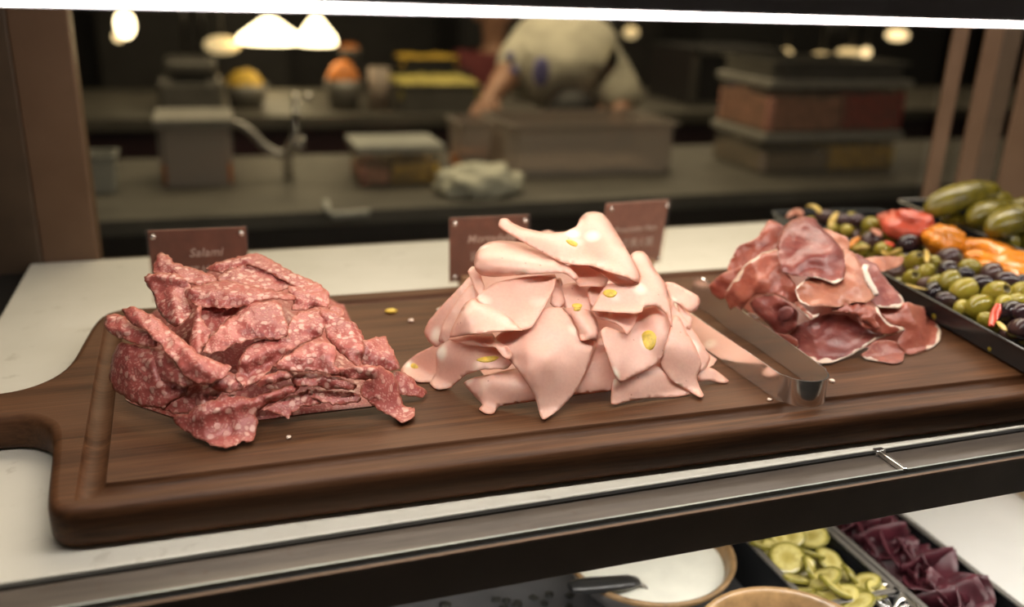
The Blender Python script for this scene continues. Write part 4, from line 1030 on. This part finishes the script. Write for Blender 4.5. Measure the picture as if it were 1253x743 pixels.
pk = None
L2 = [(325, 482, 40, .3), (385, 462, 34, .6), (432, 455, 42, .4), (505, 455, 50, .2), (415, 530, 56, .1), (492, 512, 50, .3), (565, 538, 50, .8), (500, 572, 46, .7), (440, 602, 45, .6), (545, 603, 56, .3), (590, 632, 58, .1), (645, 592, 42, .6), (462, 642, 45, .8), (565, 672, 45, .7), (540, 694, 52, .3), (662, 692, 55, .2), (695, 615, 44, .4), (620, 660, 45, .5), (470, 560, 40, .9), (360, 500, 40, .7), (700, 660, 40, .5), (730, 640, 35, .4)]
for x, y, r, tl in L2:
    if pk is None: o = pk = mk('pickle_slice', pickle_mesh(), 'pickle_slice', None, True)
    else: o = pk.copy(); COL.objects.link(o)
    o.location = PZ(ZL[0] + x / ZL[2], ZL[1] + y / ZL[2], -.206 + .010 * (1 - tl))
    o.rotation_euler = (.45 + rs.uniform(-.5, .5) * tl, rs.uniform(-.6, .6) * tl, rs.uniform(0, 6)); k = r / 52; o.scale = (k, k, 1)
    tag(o, 'yellow-green round pickle slice in the narrow pan on the lower deck', 'pickle slice', 'pickle slices in the narrow pan')
for i in range(70):
    o = pk.copy(); COL.objects.link(o)
    o.location = (.506 + rs.random() * .058, .565 + rs.random() * .26, -.216 - rs.random() * .012); o.rotation_euler = (rs.uniform(-.7, .9), rs.uniform(-.7, .7), rs.uniform(0, 6))
    tag(o, 'yellow-green round pickle slice in the narrow pan on the lower deck', 'pickle slice', 'pickle slices in the narrow pan')


def beet_mesh(seed):
    r = random.Random(seed); bm = bmesh.new(); n = 9; w, l = .022, .026; vs = {}
    for i in range(n):
        for j in range(n):
            u = i / (n - 1) * 2 - 1; v = j / (n - 1) * 2 - 1
            x = u * w * (1 - .35 * (v > .2) * abs(v)); y = v * l
            p = Vector((x, y, .010 * (u * u) * r.choice((1, 1)) + .006 * mnoise.noise(Vector((u * 1.5, v * 1.5, seed * 3.1)))))
            vs[i, j] = bm.verts.new(p)
    for i in range(n - 1):
        for j in range(n - 1): bm.faces.new((vs[i, j], vs[i + 1, j], vs[i + 1, j + 1], vs[i, j + 1]))
    return bm


bprot = []
for i in range(74):
    if i < 4:
        o = mk('beet_slice', beet_mesh(i), 'beet', None, True); o.modifiers.new('thickness', 'SOLIDIFY').thickness = .0016; bprot.append(o)
    else: o = bprot[i % 4].copy(); COL.objects.link(o)
    top = i % 2
    o.location = (.617 + rs.random() * .034, .43 + (i / 74) * .40, -.212 - .012 * top + .008 * rs.random()); o.rotation_euler = (rs.uniform(-.9, .9), rs.uniform(-.8, .8), rs.uniform(0, 6)); k = rs.uniform(.75, 1.05); o.scale = (k, k, k)
    tag(o, 'dark red beet slice piled in the right-hand narrow pan on the lower deck', 'beet slice', 'beet slices in the narrow pan')
ss = thing('slotted_spoon', PZ(1095, 735, -.199), 'perforated steel spoon resting on the pickle slices at the bottom edge', 'spoon')
bm = bmesh.new(); bmesh.ops.create_uvsphere(bm, u_segments=28, v_segments=14, radius=1); bmesh.ops.delete(bm, geom=[v for v in bm.verts if v.co.z > .05], context='VERTS')
for v in bm.verts: v.co = Vector((v.co.x * .020, v.co.y * .026, v.co.z * .010))
holes = [f for f in bm.faces if f.calc_center_median().z < -.006 and (int(math.degrees(math.atan2(f.calc_center_median().y, f.calc_center_median().x)) // 13) % 2 == 0)]
bmesh.ops.delete(bm, geom=holes, context='FACES')
mk('bowl', bm, 'polished_steel', ss, True).modifiers.new('thickness', 'SOLIDIFY').thickness = .001
mk('handle', tube(bmesh.new(), [(.006, -.022, .0), (.02, -.06, .010), (.04, -.11, .022)], [.004, .0035, .004], 10, squash=.5), 'polished_steel', ss, True)
for i in range(12):
    x, y = rs.uniform(505, 700), rs.uniform(727, 745)
    bm = bmesh.new(); bmesh.ops.create_icosphere(bm, subdivisions=2, radius=.0045)
    for v in bm.verts: v.co = v.co * (1 + .5 * mnoise.noise(v.co * 400 + Vector((i, 0, 0)))); v.co.z *= .4
    tag(mk('herb_leaf', bm, 'herb', None, True, PZ(x, y, -.2508)), 'dark herb scrap lying on the slate slab at the bottom edge', 'herb scrap', 'herb scraps on the slate')

# ============================================================ KITCHEN BEHIND THE GLASS
FL = -1.12; CT = -.2
struct('floor', B(-5, 8, .3, 7, FL - .05, FL), 'kitchen_floor')
struct('wall_back', B(-5, 8, 6.6, 6.7, FL, 1.6), 'kitchen_wall')
struct('wall_left', B(-5.1, -5, .3, 6.7, FL, 1.6), 'kitchen_wall')
struct('wall_right', B(8, 8.1, .3, 6.7, FL, 1.6), 'kitchen_wall')
struct('ceiling', B(-5, 8, 1.3, 6.7, 1.6, 1.7), 'kitchen_ceiling')
kc = thing('work_counter', (1.2, 2.5, FL), 'dark steel kitchen work counter right behind the glass', 'counter')
mk('worktop', B(-3.6, 3.4, -.38, .36, CT - FL - .04, CT - FL, bev=.004), 'counter_steel', kc)
mk('front_panel', B(-3.6, 3.4, -.34, -.31, .0, CT - FL - .04), 'counter_front', kc)
mk('side_panel', B(-3.6, -3.55, -.31, .36, .0, CT - FL - .04), 'counter_front', kc); mk('side_panel', B(3.35, 3.4, -.31, .36, .0, CT - FL - .04), 'counter_front', kc)
hd = thing('drawer_handle', (PY(412, 255, 2.12).x, 2.12, -.235), 'pale bent metal bar handle on the front edge of the work counter', 'handle')
q0, q1, q2, q3 = (PY(398, 246, 2.10), PY(400, 258, 2.08), PY(408, 264, 2.07), PY(452, 260, 2.07))
mk('bar', tube(bmesh.new(), [a - hd.location for a in (q0, q1, q2, q3)], .009, 8), 'cup_white', hd, True)
bc = thing('back_counter', (1.2, 4.15, FL), 'long dark kitchen counter along the back, farther than the bent cook', 'counter')
mk('worktop', B(-4, 5, -.45, .5, CT - FL - .05, CT - FL, bev=.004), 'counter_steel', bc)
mk('front_panel', B(-4, 5, -.43, -.40, 0, CT - FL - .05), 'counter_maroon', bc)
mk('side_panel', B(-4, -3.95, -.4, .5, 0, CT - FL - .05), 'counter_maroon', bc); mk('side_panel', B(4.95, 5, -.4, .5, 0, CT - FL - .05), 'counter_maroon', bc)


def rect(x0, y0, x1, y1, Y):
    a = PY(x0, y1, Y); b = PY(x1, y1, Y); c = PY((x0 + x1) / 2, y0, Y); d = PY((x0 + x1) / 2, y1, Y)
    return a.x, b.x, d.z, c.z


def tub(name, label, px, Y, dep, mat, cat='container', fills=(), lid=None, on=CT, flare=.0):
    x0, x1, z0, z1 = rect(*px, Y); z0 = (on + .001) if on is not None else z0; w = x1 - x0; h = z1 - z0; cx = (x0 + x1) / 2
    t = thing(name, (cx, Y + dep / 2, z0), label, cat); th = .004
    bm = bmesh.new(); vs = []
    for z, sx, ins in ((0, 1 - flare, 0), (h, 1, 0), (h, 1, th), (th, 1 - flare, th)):
        vs.append([bm.verts.new((sgx * (w / 2 * sx - ins), sgy * (dep / 2 * sx - ins), z)) for sgx, sgy in ((-1, -1), (1, -1), (1, 1), (-1, 1))])
    for a, b in zip(vs, vs[1:]):
        for k in range(4): bm.faces.new((a[k], a[(k + 1) % 4], b[(k + 1) % 4], b[k]))
    bm.faces.new(vs[0][::-1]); bm.faces.new(vs[-1])
    bmesh.ops.bevel(bm, geom=[e for e in bm.edges if abs(e.verts[0].co.z - e.verts[1].co.z) > h * .5], offset=min(.02, w * .08), segments=3, affect='EDGES')
    mk('body', bm, mat, t)
    bm = bmesh.new()
    for q in ((-w / 2 - .006, w / 2 + .006, -dep / 2 - .006, -dep / 2), (-w / 2 - .006, w / 2 + .006, dep / 2, dep / 2 + .006), (-w / 2 - .006, -w / 2, -dep / 2, dep / 2), (w / 2, w / 2 + .006, -dep / 2, dep / 2)): box(bm, *q, h - .008, h)
    mk('rim', bm, 'tub_lid' if lid else mat, t)
    for (fx0, fx1, fz0, fz1, fm, nm) in fills:
        bm = B(-w / 2 + w * fx0 + th * 1.3, -w / 2 + w * fx1 - th * 1.3, -dep / 2 * (1 - flare) + th * 1.5, dep / 2 * (1 - flare) - th * 1.5, max(th * 1.3, h * fz0), h * fz1)
        bmesh.ops.subdivide_edges(bm, edges=bm.edges[:], cuts=9, use_grid_fill=True)
        for v in bm.verts:
            if v.co.z > h * (fz0 + fz1) / 2: v.co.z += .02 * mnoise.noise(v.co * 18) * min(1, h / .1) - .006
        mk(nm, bm, fm, t, True)
    if lid: mk('lid', B(-w / 2 - .008, w / 2 + .008, -dep / 2 - .008, dep / 2 + .008, h, h + .014, bev=.004), lid, t)
    return t


tub('storage_container', 'square clear container with orange contents and grey lid on the work counter at left', (198, 152, 288, 228), 2.44, .20, 'tub_grey', fills=[(0, 1, 0, .36, 'orange_food', 'orange_contents')], lid='tub_lid')
tub('storage_container', 'wide grey translucent tub in front of the bent cook on the work counter', (625, 152, 822, 218), 2.40, .30, 'tub_grey', fills=[(0, 1, 0, .16, 'pale_paper', 'contents')])
tub('storage_container', 'clear container of pink and yellow food with a white lid left of the crumpled cloth', (440, 184, 540, 226), 2.36, .18, 'tub_clear', fills=[(0, .38, 0, .50, 'pink_food', 'pink_contents'), (.38, 1, 0, .62, 'yellow_food', 'yellow_contents')], lid='cup_white')
tub('storage_container', 'small flared clear container with orange-brown contents left of the wide grey tub', (562, 150, 602, 211), 2.50, .14, 'tub_grey', fills=[(0, 1, 0, .42, 'orange_food', 'contents')], flare=.14)
tub('cup', 'off-white cup standing at the far left of the work counter by the left upright', (110, 190, 144, 236), 2.40, .085, 'cup_white', 'cup', flare=.1)
# right hand stack of food boxes
tub('storage_container', 'clear tub of yellow food at the bottom of the stack at right', (930, 168, 1092, 214), 2.34, .30, 'tub_clear', fills=[(0, .5, 0, .6, 'pale_paper', 'pale_contents'), (.5, 1, 0, .72, 'yellow_food', 'yellow_contents')], lid='tub_lid')
zb = PY(1010, 160, 2.34).z + .010
tub('storage_container', 'clear tub of salmon pink and red food in the middle of the stack at right', (938, 104, 1104, 160), 2.34, .30, 'tub_clear', fills=[(0, .55, 0, .78, 'pink_food', 'salmon_contents'), (.55, 1, 0, .84, 'red_food', 'red_contents')], on=CT + (PY(1010, 168, 2.34).z - CT) + .0145, lid='tub_lid')
z2 = PY(1020, 104, 2.34).z + .0145
tub('steel_pan', 'grey steel pan on top of the stack of food tubs at right', (948, 76, 1108, 102), 2.34, .30, 'machine_steel', 'pan', on=z2)
# cloth
x0, x1, z0, z1 = rect(548, 218, 645, 250, 2.16)
bm = bmesh.new(); bmesh.ops.create_icosphere(bm, subdivisions=4, radius=1)
for v in bm.verts:
    n = mnoise.noise(v.co * 2.2) + .5 * mnoise.noise(v.co * 5); v.co = Vector((v.co.x * .112, v.co.y * .075, max(-.03, v.co.z * .052))) * (1 + .28 * n)
    v.co.z = max(v.co.z, -.028)
tag(mk('crumpled_cloth', bm, 'cloth', None, True, ((x0 + x1) / 2, 2.235, CT + .028)), 'crumpled white cloth lying on the front of the work counter', 'cloth')
# tap
tp = thing('kitchen_tap', (PY(352, 195, 2.5).x, 2.5, CT), 'chrome tap with a long slanting spout on the work counter', 'tap')
g = lambda x, y, Y=2.5: PY(x, y, Y) - tp.location
mk('post', tube(bmesh.new(), [(g(352, 186).x, 0, 0), (g(352, 186).x, 0, g(352, 186).z), g(361, 165), g(362, 122)], [.016, .013, .010, .009], 12), 'chrome', tp, True)
mk('spout', tube(bmesh.new(), [g(352, 188), g(338, 188), g(322, 178), g(308, 162), g(295, 153), g(284, 150)], [.013, .012, .011, .010, .010, .010], 12), 'satin_steel', tp, True)
mk('lever', tube(bmesh.new(), [g(350, 184), g(368, 178), g(369, 168)], [.014, .012, .009], 10), 'chrome', tp, True)
for i, (x, y) in enumerate(((361, 119), (377, 119))):  # chrome balls added to stand in for specular glints at the tap
    bm = bmesh.new(); bmesh.ops.create_uvsphere(bm, u_segments=14, v_segments=8, radius=.012); mk('glint_ball', bm, 'chrome', tp, True, g(x, y))
# pale paper roll, food trays behind
x0, x1, z0, z1 = rect(458, 92, 484, 172, 3.74)
pr = thing('paper_roll', ((x0 + x1) / 2, 3.86, CT), 'tall pale pinkish paper roll standing on the back counter left of the yellow food trays', 'paper roll'); r = (x1 - x0) / 2
mk('roll', lathe(bmesh.new(), [(.02, 0), (r, 0), (r, z1 - CT + .02), (.02, z1 - CT + .02)], 28), 'pale_paper', pr, True)
tub('food_tray', 'long shallow tray of yellow-green food on the back counter by the cook\'s hand', (488, 104, 588, 134), 3.72, .35, 'machine_steel', 'tray', fills=[(0, 1, .5, 1.12, 'yellowgreen_food', 'contents')])
sh = thing('food_shelf', (PY(530, 96, 4.3).x, 4.3, CT), 'dark raised rack carrying a row of yellow food above the back counter', 'rack')
x0, x1, z0, z1 = rect(488, 86, 566, 100, 4.3); lx = sh.location.x
mk('shelf', B(x0 - lx - .02, x1 - lx + .02, -.1, .12, z0 - CT, z1 - CT), 'dark_machine', sh)
for a in (x0 - lx, x1 - lx - .02):
    mk('leg', B(a, a + .02, -.08, .1, 0, z0 - CT), 'dark_machine', sh)
fz = z1 - CT
tub('food_tray', 'tray heaped with yellow food on the raised rack at the back', (490, 72, 562, 86), 4.24, .18, 'dark_machine', 'tray', fills=[(0, 1, .3, 1.25, 'yellow_food', 'contents')], on=z1 + .001)
# grey slicer machine at left
x0, x1, z0, z1 = rect(195, 74, 275, 138, 3.8)
ms = thing('slicer_machine', ((x0 + x1) / 2, 3.95, CT), 'blurred grey steel machine on the back counter at left', 'machine'); w = x1 - x0; h = z1 - CT
mk('body', B(-w / 2, w / 2, -.14, .16, 0, h * .62, bev=.02), 'machine_steel', ms)
mk('hood', B(-w * .38, w * .42, -.12, .12, h * .72, h, bev=.02), 'machine_steel', ms); mk('column', B(w * .2, w * .42, -.1, .1, h * .6, h * .75), 'dark_machine', ms)
mk('dark_opening', B(-w * .25, w * .25, -.145, -.12, h * .63, h * .71), 'black_gap', ms)
# plates and dishes with warm food
for i, (px, Y, fm, lab) in enumerate((((400, 82, 448, 104), 3.8, 'orange_food', 'shallow dish of orange-brown food at the left of the back counter'), ((416, 56, 446, 72), 4.4, 'orange_food', 'small glowing orange dish at the back, above the orange-brown dish'), ((272, 92, 330, 104), 3.9, 'yellow_food', 'low dish with dull yellow food right of the grey machine'))):
    x0, x1, z0, z1 = rect(*px, Y)
    if i == 1:
        st = thing('dish_stand', ((x0 + x1) / 2, Y + .08, CT), 'dark stand lifting the small orange dish', 'stand'); mk('column', B(-.05, .05, -.05, .05, 0, z0 - CT), 'dark_machine', st)
    d = thing('food_dish', ((x0 + x1) / 2, Y + .08, z0 if i == 1 else CT), lab, 'dish'); r = (x1 - x0) / 2; h = z1 - d.location.z
    mk('dish', lathe(bmesh.new(), [(0, 0), (r * .7, 0), (r, h * .7), (r * .97, h * .7), (r * .7, h * .3), (0, h * .3)], 24), 'machine_steel', d, True)
    bm = bmesh.new(); bmesh.ops.create_icosphere(bm, subdivisions=3, radius=1)
    for v in bm.verts: v.co = Vector((v.co.x * r * .8, v.co.y * r * .8, v.co.z * h * .5)) * (1 + .2 * mnoise.noise(v.co * 3))
    mk('food', bm, fm, d, True, (0, 0, h * .6))
# oven unit at right back
x0, x1, z0, z1 = rect(842, 60, 952, 132, 3.9)
ov = thing('oven', ((x0 + x1) / 2, 4.1, CT), 'dark oven with a pale frame at the right of the cook on the back counter', 'oven'); w = x1 - x0; h = z1 - CT
mk('body', B(-w / 2, w / 2, -.2, .25, 0, h), 'dark_machine', ov); bm = bmesh.new()
for q in ((-w / 2, w / 2, h * .90, h), (-w / 2, w / 2, 0, h * .06), (-w / 2, -w / 2 + .03, 0, h), (w / 2 - .05, w / 2, 0, h)): box(bm, q[0], q[1], -.215, -.2, q[2], q[3])
mk('frame', bm, 'machine_steel', ov); mk('panel', B(-w * .16, w * .05, -.21, -.2, h * .2, h * .7), 'counter_steel', ov); mk('display', B(-w * .12, w * .0, -.216, -.21, h * .22, h * .5), 'blue_glow', ov)
# lamps hanging over the back counter
for i, (px, py, hw, hh, Y, m, lab) in enumerate(((330, 36, 33, 14, 4.5, 'lamp_warm', 'widest bright warm pendant lamp at upper left'), (387, 36, 21, 16, 3.9, 'lamp_warm', 'bright warm pendant lamp right of the widest one'), (153, 30, 9, 13, 4.2, 'lamp_warm', 'small bright oval lamp at the far upper left'),
        (1098, 43, 14, 7, 4.2, 'lamp_soft', 'dim oval lamp at the upper right'), (1060, 64, 6, 6, 3.9, 'lamp_soft', 'small bright round lamp at the upper right below the dim oval one'), (1040, 65, 17, 6, 4.6, 'lamp_dim', 'faint wide lamp beside the small bright round one'), (962, 66, 8, 7, 4.6, 'lamp_dim', 'faint lamp left in the row at upper right'), (1005, 70, 13, 6, 4.6, 'lamp_dim', 'faint lamp in the middle of the row at upper right'), (772, 40, 9, 7, 4.6, 'lamp_dim', 'faint lamp right of the bent cook\'s back'), (145, 45, 5, 5, 4.7, 'lamp_soft', 'tiny lamp just under the small oval lamp at far left'), (272, 55, 18, 9, 4.6, 'lamp_dim', 'faint yellow lamp left of the widest bright one'))):
    c = PY(px, py, Y); s = Y * 1.1 / FPX; l = thing('pendant_lamp', c, lab, 'lamp', 'lamps over the back counter')
    W = hw * s; H = hh * s
    if i < 2: prof = [(0, H * .9), (W * .22, H * .75), (W * .55, H * .2), (W * .95, -H * .45), (W, -H * .9), (W * .8, -H), (0, -H)]
    else: prof = [(0, H)] + [(W * math.sin(a), H * math.cos(a)) for a in [math.pi * k / 10 for k in range(1, 10)]] + [(0, -H)]
    mk('lamp_shade', lathe(bmesh.new(), prof, 24), m, l, True)
    mk('cord', tube(bmesh.new(), [(0, 0, H * .9), (0, 0, 1.6 - c.z)], .006, 6), 'dark_machine', l, True)
# tall cabinets far back
for i, (a, b, m, lab) in enumerate(((-3.2, -1.3, 'dark_machine', 'tall dark cabinet at the far left back wall'), (-.6, .5, 'kitchen_wall', 'tall dark-grey cabinet on the back wall behind the lamps'), (1.6, 2.6, 'dark_machine', 'tall black cabinet on the back wall behind the cook'), (3.4, 5.6, 'dark_machine', 'tall dark cabinet on the back wall at right'))):
    c = thing('tall_cabinet', ((a + b) / 2, 6.2, FL), lab, 'cabinet'); w = b - a
    mk('carcass', B(-w / 2, w / 2, -.3, .3, 0, 2.2, bev=.01), m, c)
    for s in (-1, 1):
        d = mk('door', B(0 if s > 0 else -w / 2 + .02, w / 2 - .02 if s > 0 else -.01, -.33, -.302, .1, 2.15, bev=.005), m, c)
        mk('handle', tube(bmesh.new(), [(s * .05, -.36, 1.0), (s * .05, -.36, 1.4)], .01, 8), 'satin_steel', d, True)


# ============================================================ PEOPLE
def skin_body(name, chains, mat, parent=None, sub=2):
    """one continuous skinned surface from joint chains: (point, radius) lists; first chain starts at the root"""
    me = bpy.data.meshes.new(name); V = []; R = []; E = []; idx = {}

    def vid(p, r):
        k = tuple(round(c, 4) for c in p)
        if k not in idx: idx[k] = len(V); V.append(p); R.append(r)
        return idx[k]
    for ch in chains:
        prev = None
        for p, r in ch:
            i = vid(p, r)
            if prev is not None and prev != i: E.append((prev, i))
            prev = i
    me.from_pydata(V, E, []); o = bpy.data.objects.new(name, me); COL.objects.link(o); me.materials.append(MATS[mat])
    if parent: o.parent = parent
    o.modifiers.new('skin', 'SKIN'); o.modifiers.new('sub', 'SUBSURF').levels = sub; o.modifiers['sub'].render_levels = sub
    sv = me.skin_vertices[0].data
    for i, r in enumerate(R): sv[i].radius = (r, r) if isinstance(r, (int, float)) else r
    sv[0].use_root = True
    o.modifiers['skin'].use_smooth_shade = True
    dg = bpy.context.evaluated_depsgraph_get(); m2 = bpy.data.meshes.new_from_object(o.evaluated_get(dg)); o.modifiers.clear(); o.data = m2
    if not m2.materials: m2.materials.append(MATS[mat])
    m2.shade_smooth(); return o


def head(parent, c, fwd, upv, r=.098):
    fwd = Vector(fwd).normalized(); upv = Vector(upv); upv = (upv - fwd * upv.dot(fwd)).normalized(); sd = fwd.cross(upv)
    R3 = Matrix((sd, fwd, upv)).transposed()
    return R3


def hand(base, d, n, s=1.0):
    """five finger chains rooted inside the palm"""
    d = Vector(d).normalized(); n = Vector(n).normalized(); sd = d.cross(n).normalized(); b = Vector(base); res = []
    palm = b + d * .045 * s
    for k, (o, l) in enumerate(((-.030, .070), (-.010, .080), (.010, .076), (.028, .060))):
        r = b + d * .075 * s + sd * o * s
        res.append([(tuple(palm), .024 * s), (tuple(r), .0095 * s), (tuple(r + d * l * .5 * s - n * .008 * s), .0085 * s), (tuple(r + d * l * .9 * s - n * .030 * s), .007 * s)])
    t0 = b + d * .02 * s - sd * .03 * s
    res.append([(tuple(palm), .024 * s), (tuple(t0 + d * .02 - sd * .012), .011 * s), (tuple(t0 + d * .055 * s - sd * .025 * s - n * .012 * s), .009 * s)])
    return tuple(palm), res


K = 3.05
pc = PY(700, 150, 3.15); pr_ = thing('person', (pc.x + .12, 3.42, FL), 'cook in light grey shirt bending forward over the work counter, one arm reaching left', 'person')
g = lambda x, y, Y: tuple(PY(x, y, Y) - pr_.location)
pel = g(726, 128, 3.42); sp1 = g(708, 88, 3.36); sp2 = g(690, 66, 3.22); che = g(676, 76, 3.08); nk = g(684, 112, 2.98); hdp = g(702, 138, 2.92)
shL = g(634, 76, 3.08); elL = g(612, 104, 2.98); wrL = g(601, 118, 2.92)
shR = g(742, 88, 3.06); elR = g(764, 124, 2.92); wrR = g(752, 158, 2.86)
kn = [(pel[0] + s * .11, pel[1] + .02, .52) for s in (-1, 1)]; an = [(pel[0] + s * .12, pel[1] + .05, .09) for s in (-1, 1)]; toe = [(pel[0] + s * .13, pel[1] - .12, .035) for s in (-1, 1)]
pel = (pel[0], pel[1], max(pel[2], .86))
pL_, fL = hand(wrL, Vector(wrL) - Vector(elL), (0, 0, 1), .95); pR_, fR = hand(wrR, Vector(wrR) - Vector(elR), (0, -1, .3), .95)
ch = [[(pel, .13), (sp1, .13), (sp2, .13), (che, .12), (nk, .058), (hdp, .085)],
      [(che, .12), (shL, .060), (elL, .045), (wrL, .030), (pL_, .024)], [(che, .12), (shR, .060), (elR, .045), (wrR, .030), (pR_, .024)]] + fL + fR
for i in range(2): ch.append([(pel, .13), ((pel[0] + (-.1, .1)[i], pel[1], pel[2] - .10), .085), (kn[i], .058), (an[i], .038), (toe[i], .032)])
skin_body('body', ch, 'skin', pr_)
skin_body('shirt', [[((pel[0], pel[1], pel[2] + .02), .165), (sp1, .205), (sp2, .205), (che, .19), (g(684, 104, 2.99), .135), (g(690, 122, 2.95), .105)], [(che, .18), (shL, .095), (g(620, 96, 3.00), .066)], [(che, .18), (shR, .105), (g(758, 108, 2.97), .085), (g(768, 140, 2.90), .075)]], 'shirt_grey', pr_)['label'] = 'light grey shirt'
skin_body('trousers', [[((pel[0], pel[1], pel[2] + .04), .150), ((pel[0] - .1, pel[1], pel[2] - .10), .105), (kn[0], .075), (an[0], .058)], [((pel[0], pel[1], pel[2] + .04), .150), ((pel[0] + .1, pel[1], pel[2] - .10), .105), (kn[1], .075), (an[1], .058)]], 'trousers', pr_)['label'] = 'dark trousers'
bm = bmesh.new(); bmesh.ops.create_icosphere(bm, subdivisions=3, radius=1)
hv = Vector(g(700, 137, 2.885))
for v in bm.verts: v.co = Vector((v.co.x * .092, v.co.y * .085, v.co.z * .080)) * (1 + .06 * mnoise.noise(v.co * 5))
mk('hair', bm, 'hair', pr_, True, hv)['label'] = 'short dark hair'
for s in (-1, 1):
    bm = bmesh.new(); bmesh.ops.create_uvsphere(bm, u_segments=10, v_segments=8, radius=1)
    for v in bm.verts: v.co = Vector((v.co.x * .014, v.co.y * .022, v.co.z * .032))
    mk('ear', bm, 'skin', pr_, True, Vector(hdp) + Vector((s * .095, -.01, -.005)))
for i in range(3):
    bm = bmesh.new(); bmesh.ops.create_icosphere(bm, subdivisions=2, radius=1)
    for v in bm.verts: v.co = Vector((v.co.x * (.016, .016, .03)[i], v.co.y * .010, v.co.z * (.018, .018, .05)[i]))
    mk('blue_patch', bm, 'shirt_blue', pr_, True, g((624, 629, 662)[i], (70, 87, 88)[i], (2.985, 2.975, 2.885)[i]))['label'] = 'bluish patch on the shirt'

p2c = PY(603, 90, 4.95); p2 = thing('person', (p2c.x, 5.0, FL), 'person in dark maroon top standing farther back, half hidden behind the bent cook', 'person')
g2 = lambda x, y: PY(x, y, 5.0) - p2.location
hc = g2(604, 20); zt = hc.z; nkz = zt - .15
X = hc.x
pp = (X, 0, nkz - .55); cz = (X, 0, nkz - .18)
LH, f1 = hand((X - .27, -.12, nkz - .62), (0, -.5, -.5), (0, -1, 1)); RH, f2 = hand((X + .27, -.12, nkz - .62), (0, -.5, -.5), (0, -1, 1))
ch = [[(pp, .13), ((X, 0, nkz - .36), .12), (cz, .13), ((X, 0, nkz), .055), ((X, -.01, zt - .05), .075), ((X, -.01, zt + .02), .095), ((X, 0, zt + .09), .06)],
      [(cz, .13), ((X - .19, 0, nkz - .10), .062), ((X - .26, .02, nkz - .36), .045), ((X - .27, -.12, nkz - .62), .030), (LH, .024)], [(cz, .13), ((X + .19, 0, nkz - .10), .062), ((X + .26, .02, nkz - .36), .045), ((X + .27, -.12, nkz - .62), .030), (RH, .024)]] + f1 + f2
for s in (-1, 1): ch.append([(pp, .13), ((X + s * .1, 0, pp[2] - .1), .085), ((X + s * .11, 0, pp[2] * .5), .058), ((X + s * .11, .02, .09), .038), ((X + s * .12, -.14, .035), .032)])
skin_body('body', ch, 'skin', p2)
skin_body('shirt', [[((X, 0, pp[2] - .02), .155), ((X, 0, nkz - .36), .15), (cz, .155), ((X, 0, nkz - .05), .075)], [(cz, .155), ((X - .19, 0, nkz - .10), .085), ((X - .255, .02, nkz - .34), .065)], [(cz, .155), ((X + .19, 0, nkz - .10), .085), ((X + .255, .02, nkz - .34), .065)]], 'shirt_maroon', p2)['label'] = 'dark maroon top'
skin_body('trousers', [[((X, 0, pp[2] + .0), .145)] + [((X + s * .1, 0, pp[2] - .12), .10), ((X + s * .11, 0, pp[2] * .5), .075), ((X + s * .11, .02, .1), .058)] for s in (-1, 1)], 'trousers', p2)
bm = bmesh.new(); bmesh.ops.create_icosphere(bm, subdivisions=3, radius=.105); bmesh.ops.delete(bm, geom=[v for v in bm.verts if v.co.z < -.02 + (.05 if v.co.y < -.03 else 0)], context='VERTS')
mk('hair', bm, 'hair', p2, True, (X, .0, zt + .035))
for nm, loc, sc in (('nose', (X, -.105, zt), (.012, .018, .02)), ('mouth', (X, -.092, zt - .045), (.024, .008, .007)), ('eye', (X - .035, -.092, zt + .03), (.012, .008, .008)), ('eye', (X + .035, -.092, zt + .03), (.012, .008, .008)), ('ear', (X - .1, .0, zt), (.014, .022, .03)), ('ear', (X + .1, .0, zt), (.014, .022, .03))):
    bm = bmesh.new(); bmesh.ops.create_uvsphere(bm, u_segments=10, v_segments=8, radius=1)
    for v in bm.verts: v.co = Vector((v.co.x * sc[0], v.co.y * sc[1], v.co.z * sc[2]))
    mk(nm, bm, 'hair' if nm == 'eye' else 'skin', p2, True, loc)


# ============================================================ LIGHT
def area(name, loc, rot, sx, sy, e, col):
    l = bpy.data.lights.new(name, 'AREA'); l.shape = 'RECTANGLE'; l.size = sx; l.size_y = sy; l.energy = e; l.color = col
    o = bpy.data.objects.new(name, l); COL.objects.link(o); o.location = loc; o.rotation_euler = rot; return o


area('led_strip_light', (.70, .506, zL - .003), (math.radians(14), 0, 0), 1.68, .012, 3.3, (1, .93, .85))
area('rear_led_light', (.70, .90, .46), (math.radians(-4), 0, 0), 1.6, .05, 3.6, (1, .92, .82))
area('lower_led_light', (.5, .50, -.036), (math.radians(10), 0, 0), 2.2, .02, 4.6, (1, .95, .88))
area('kitchen_light', (.6, 3.0, 1.5), (0, 0, 0), 2.5, 1.2, 40, (1, .82, .54))
area('kitchen_light', (2.8, 4.6, 1.5), (0, 0, 0), 2.5, 1.2, 26, (1, .80, .52))
area('kitchen_light', (1.0, 1.45, 1.5), (math.radians(-38), 0, 0), 3.0, .5, 20, (1, .84, .60))  # added fill above the case, lights the fronts of the kitchen objects
area('dining_fill', (-.5, -1.8, 1.5), (math.radians(55), 0, math.radians(-12)), 2.0, 1.2, .7, (1, .90, .76))  # unseen front fill added from the dining side
w = bpy.data.worlds.new('world'); scene.world = w; w.use_nodes = True
w.node_tree.nodes['Background'].inputs[0].default_value = (.05, .042, .034, 1); w.node_tree.nodes['Background'].inputs[1].default_value = .35
scene.view_settings.view_transform = 'Standard'
scene.view_settings.look = 'None'
scene.view_settings.exposure = 0.0
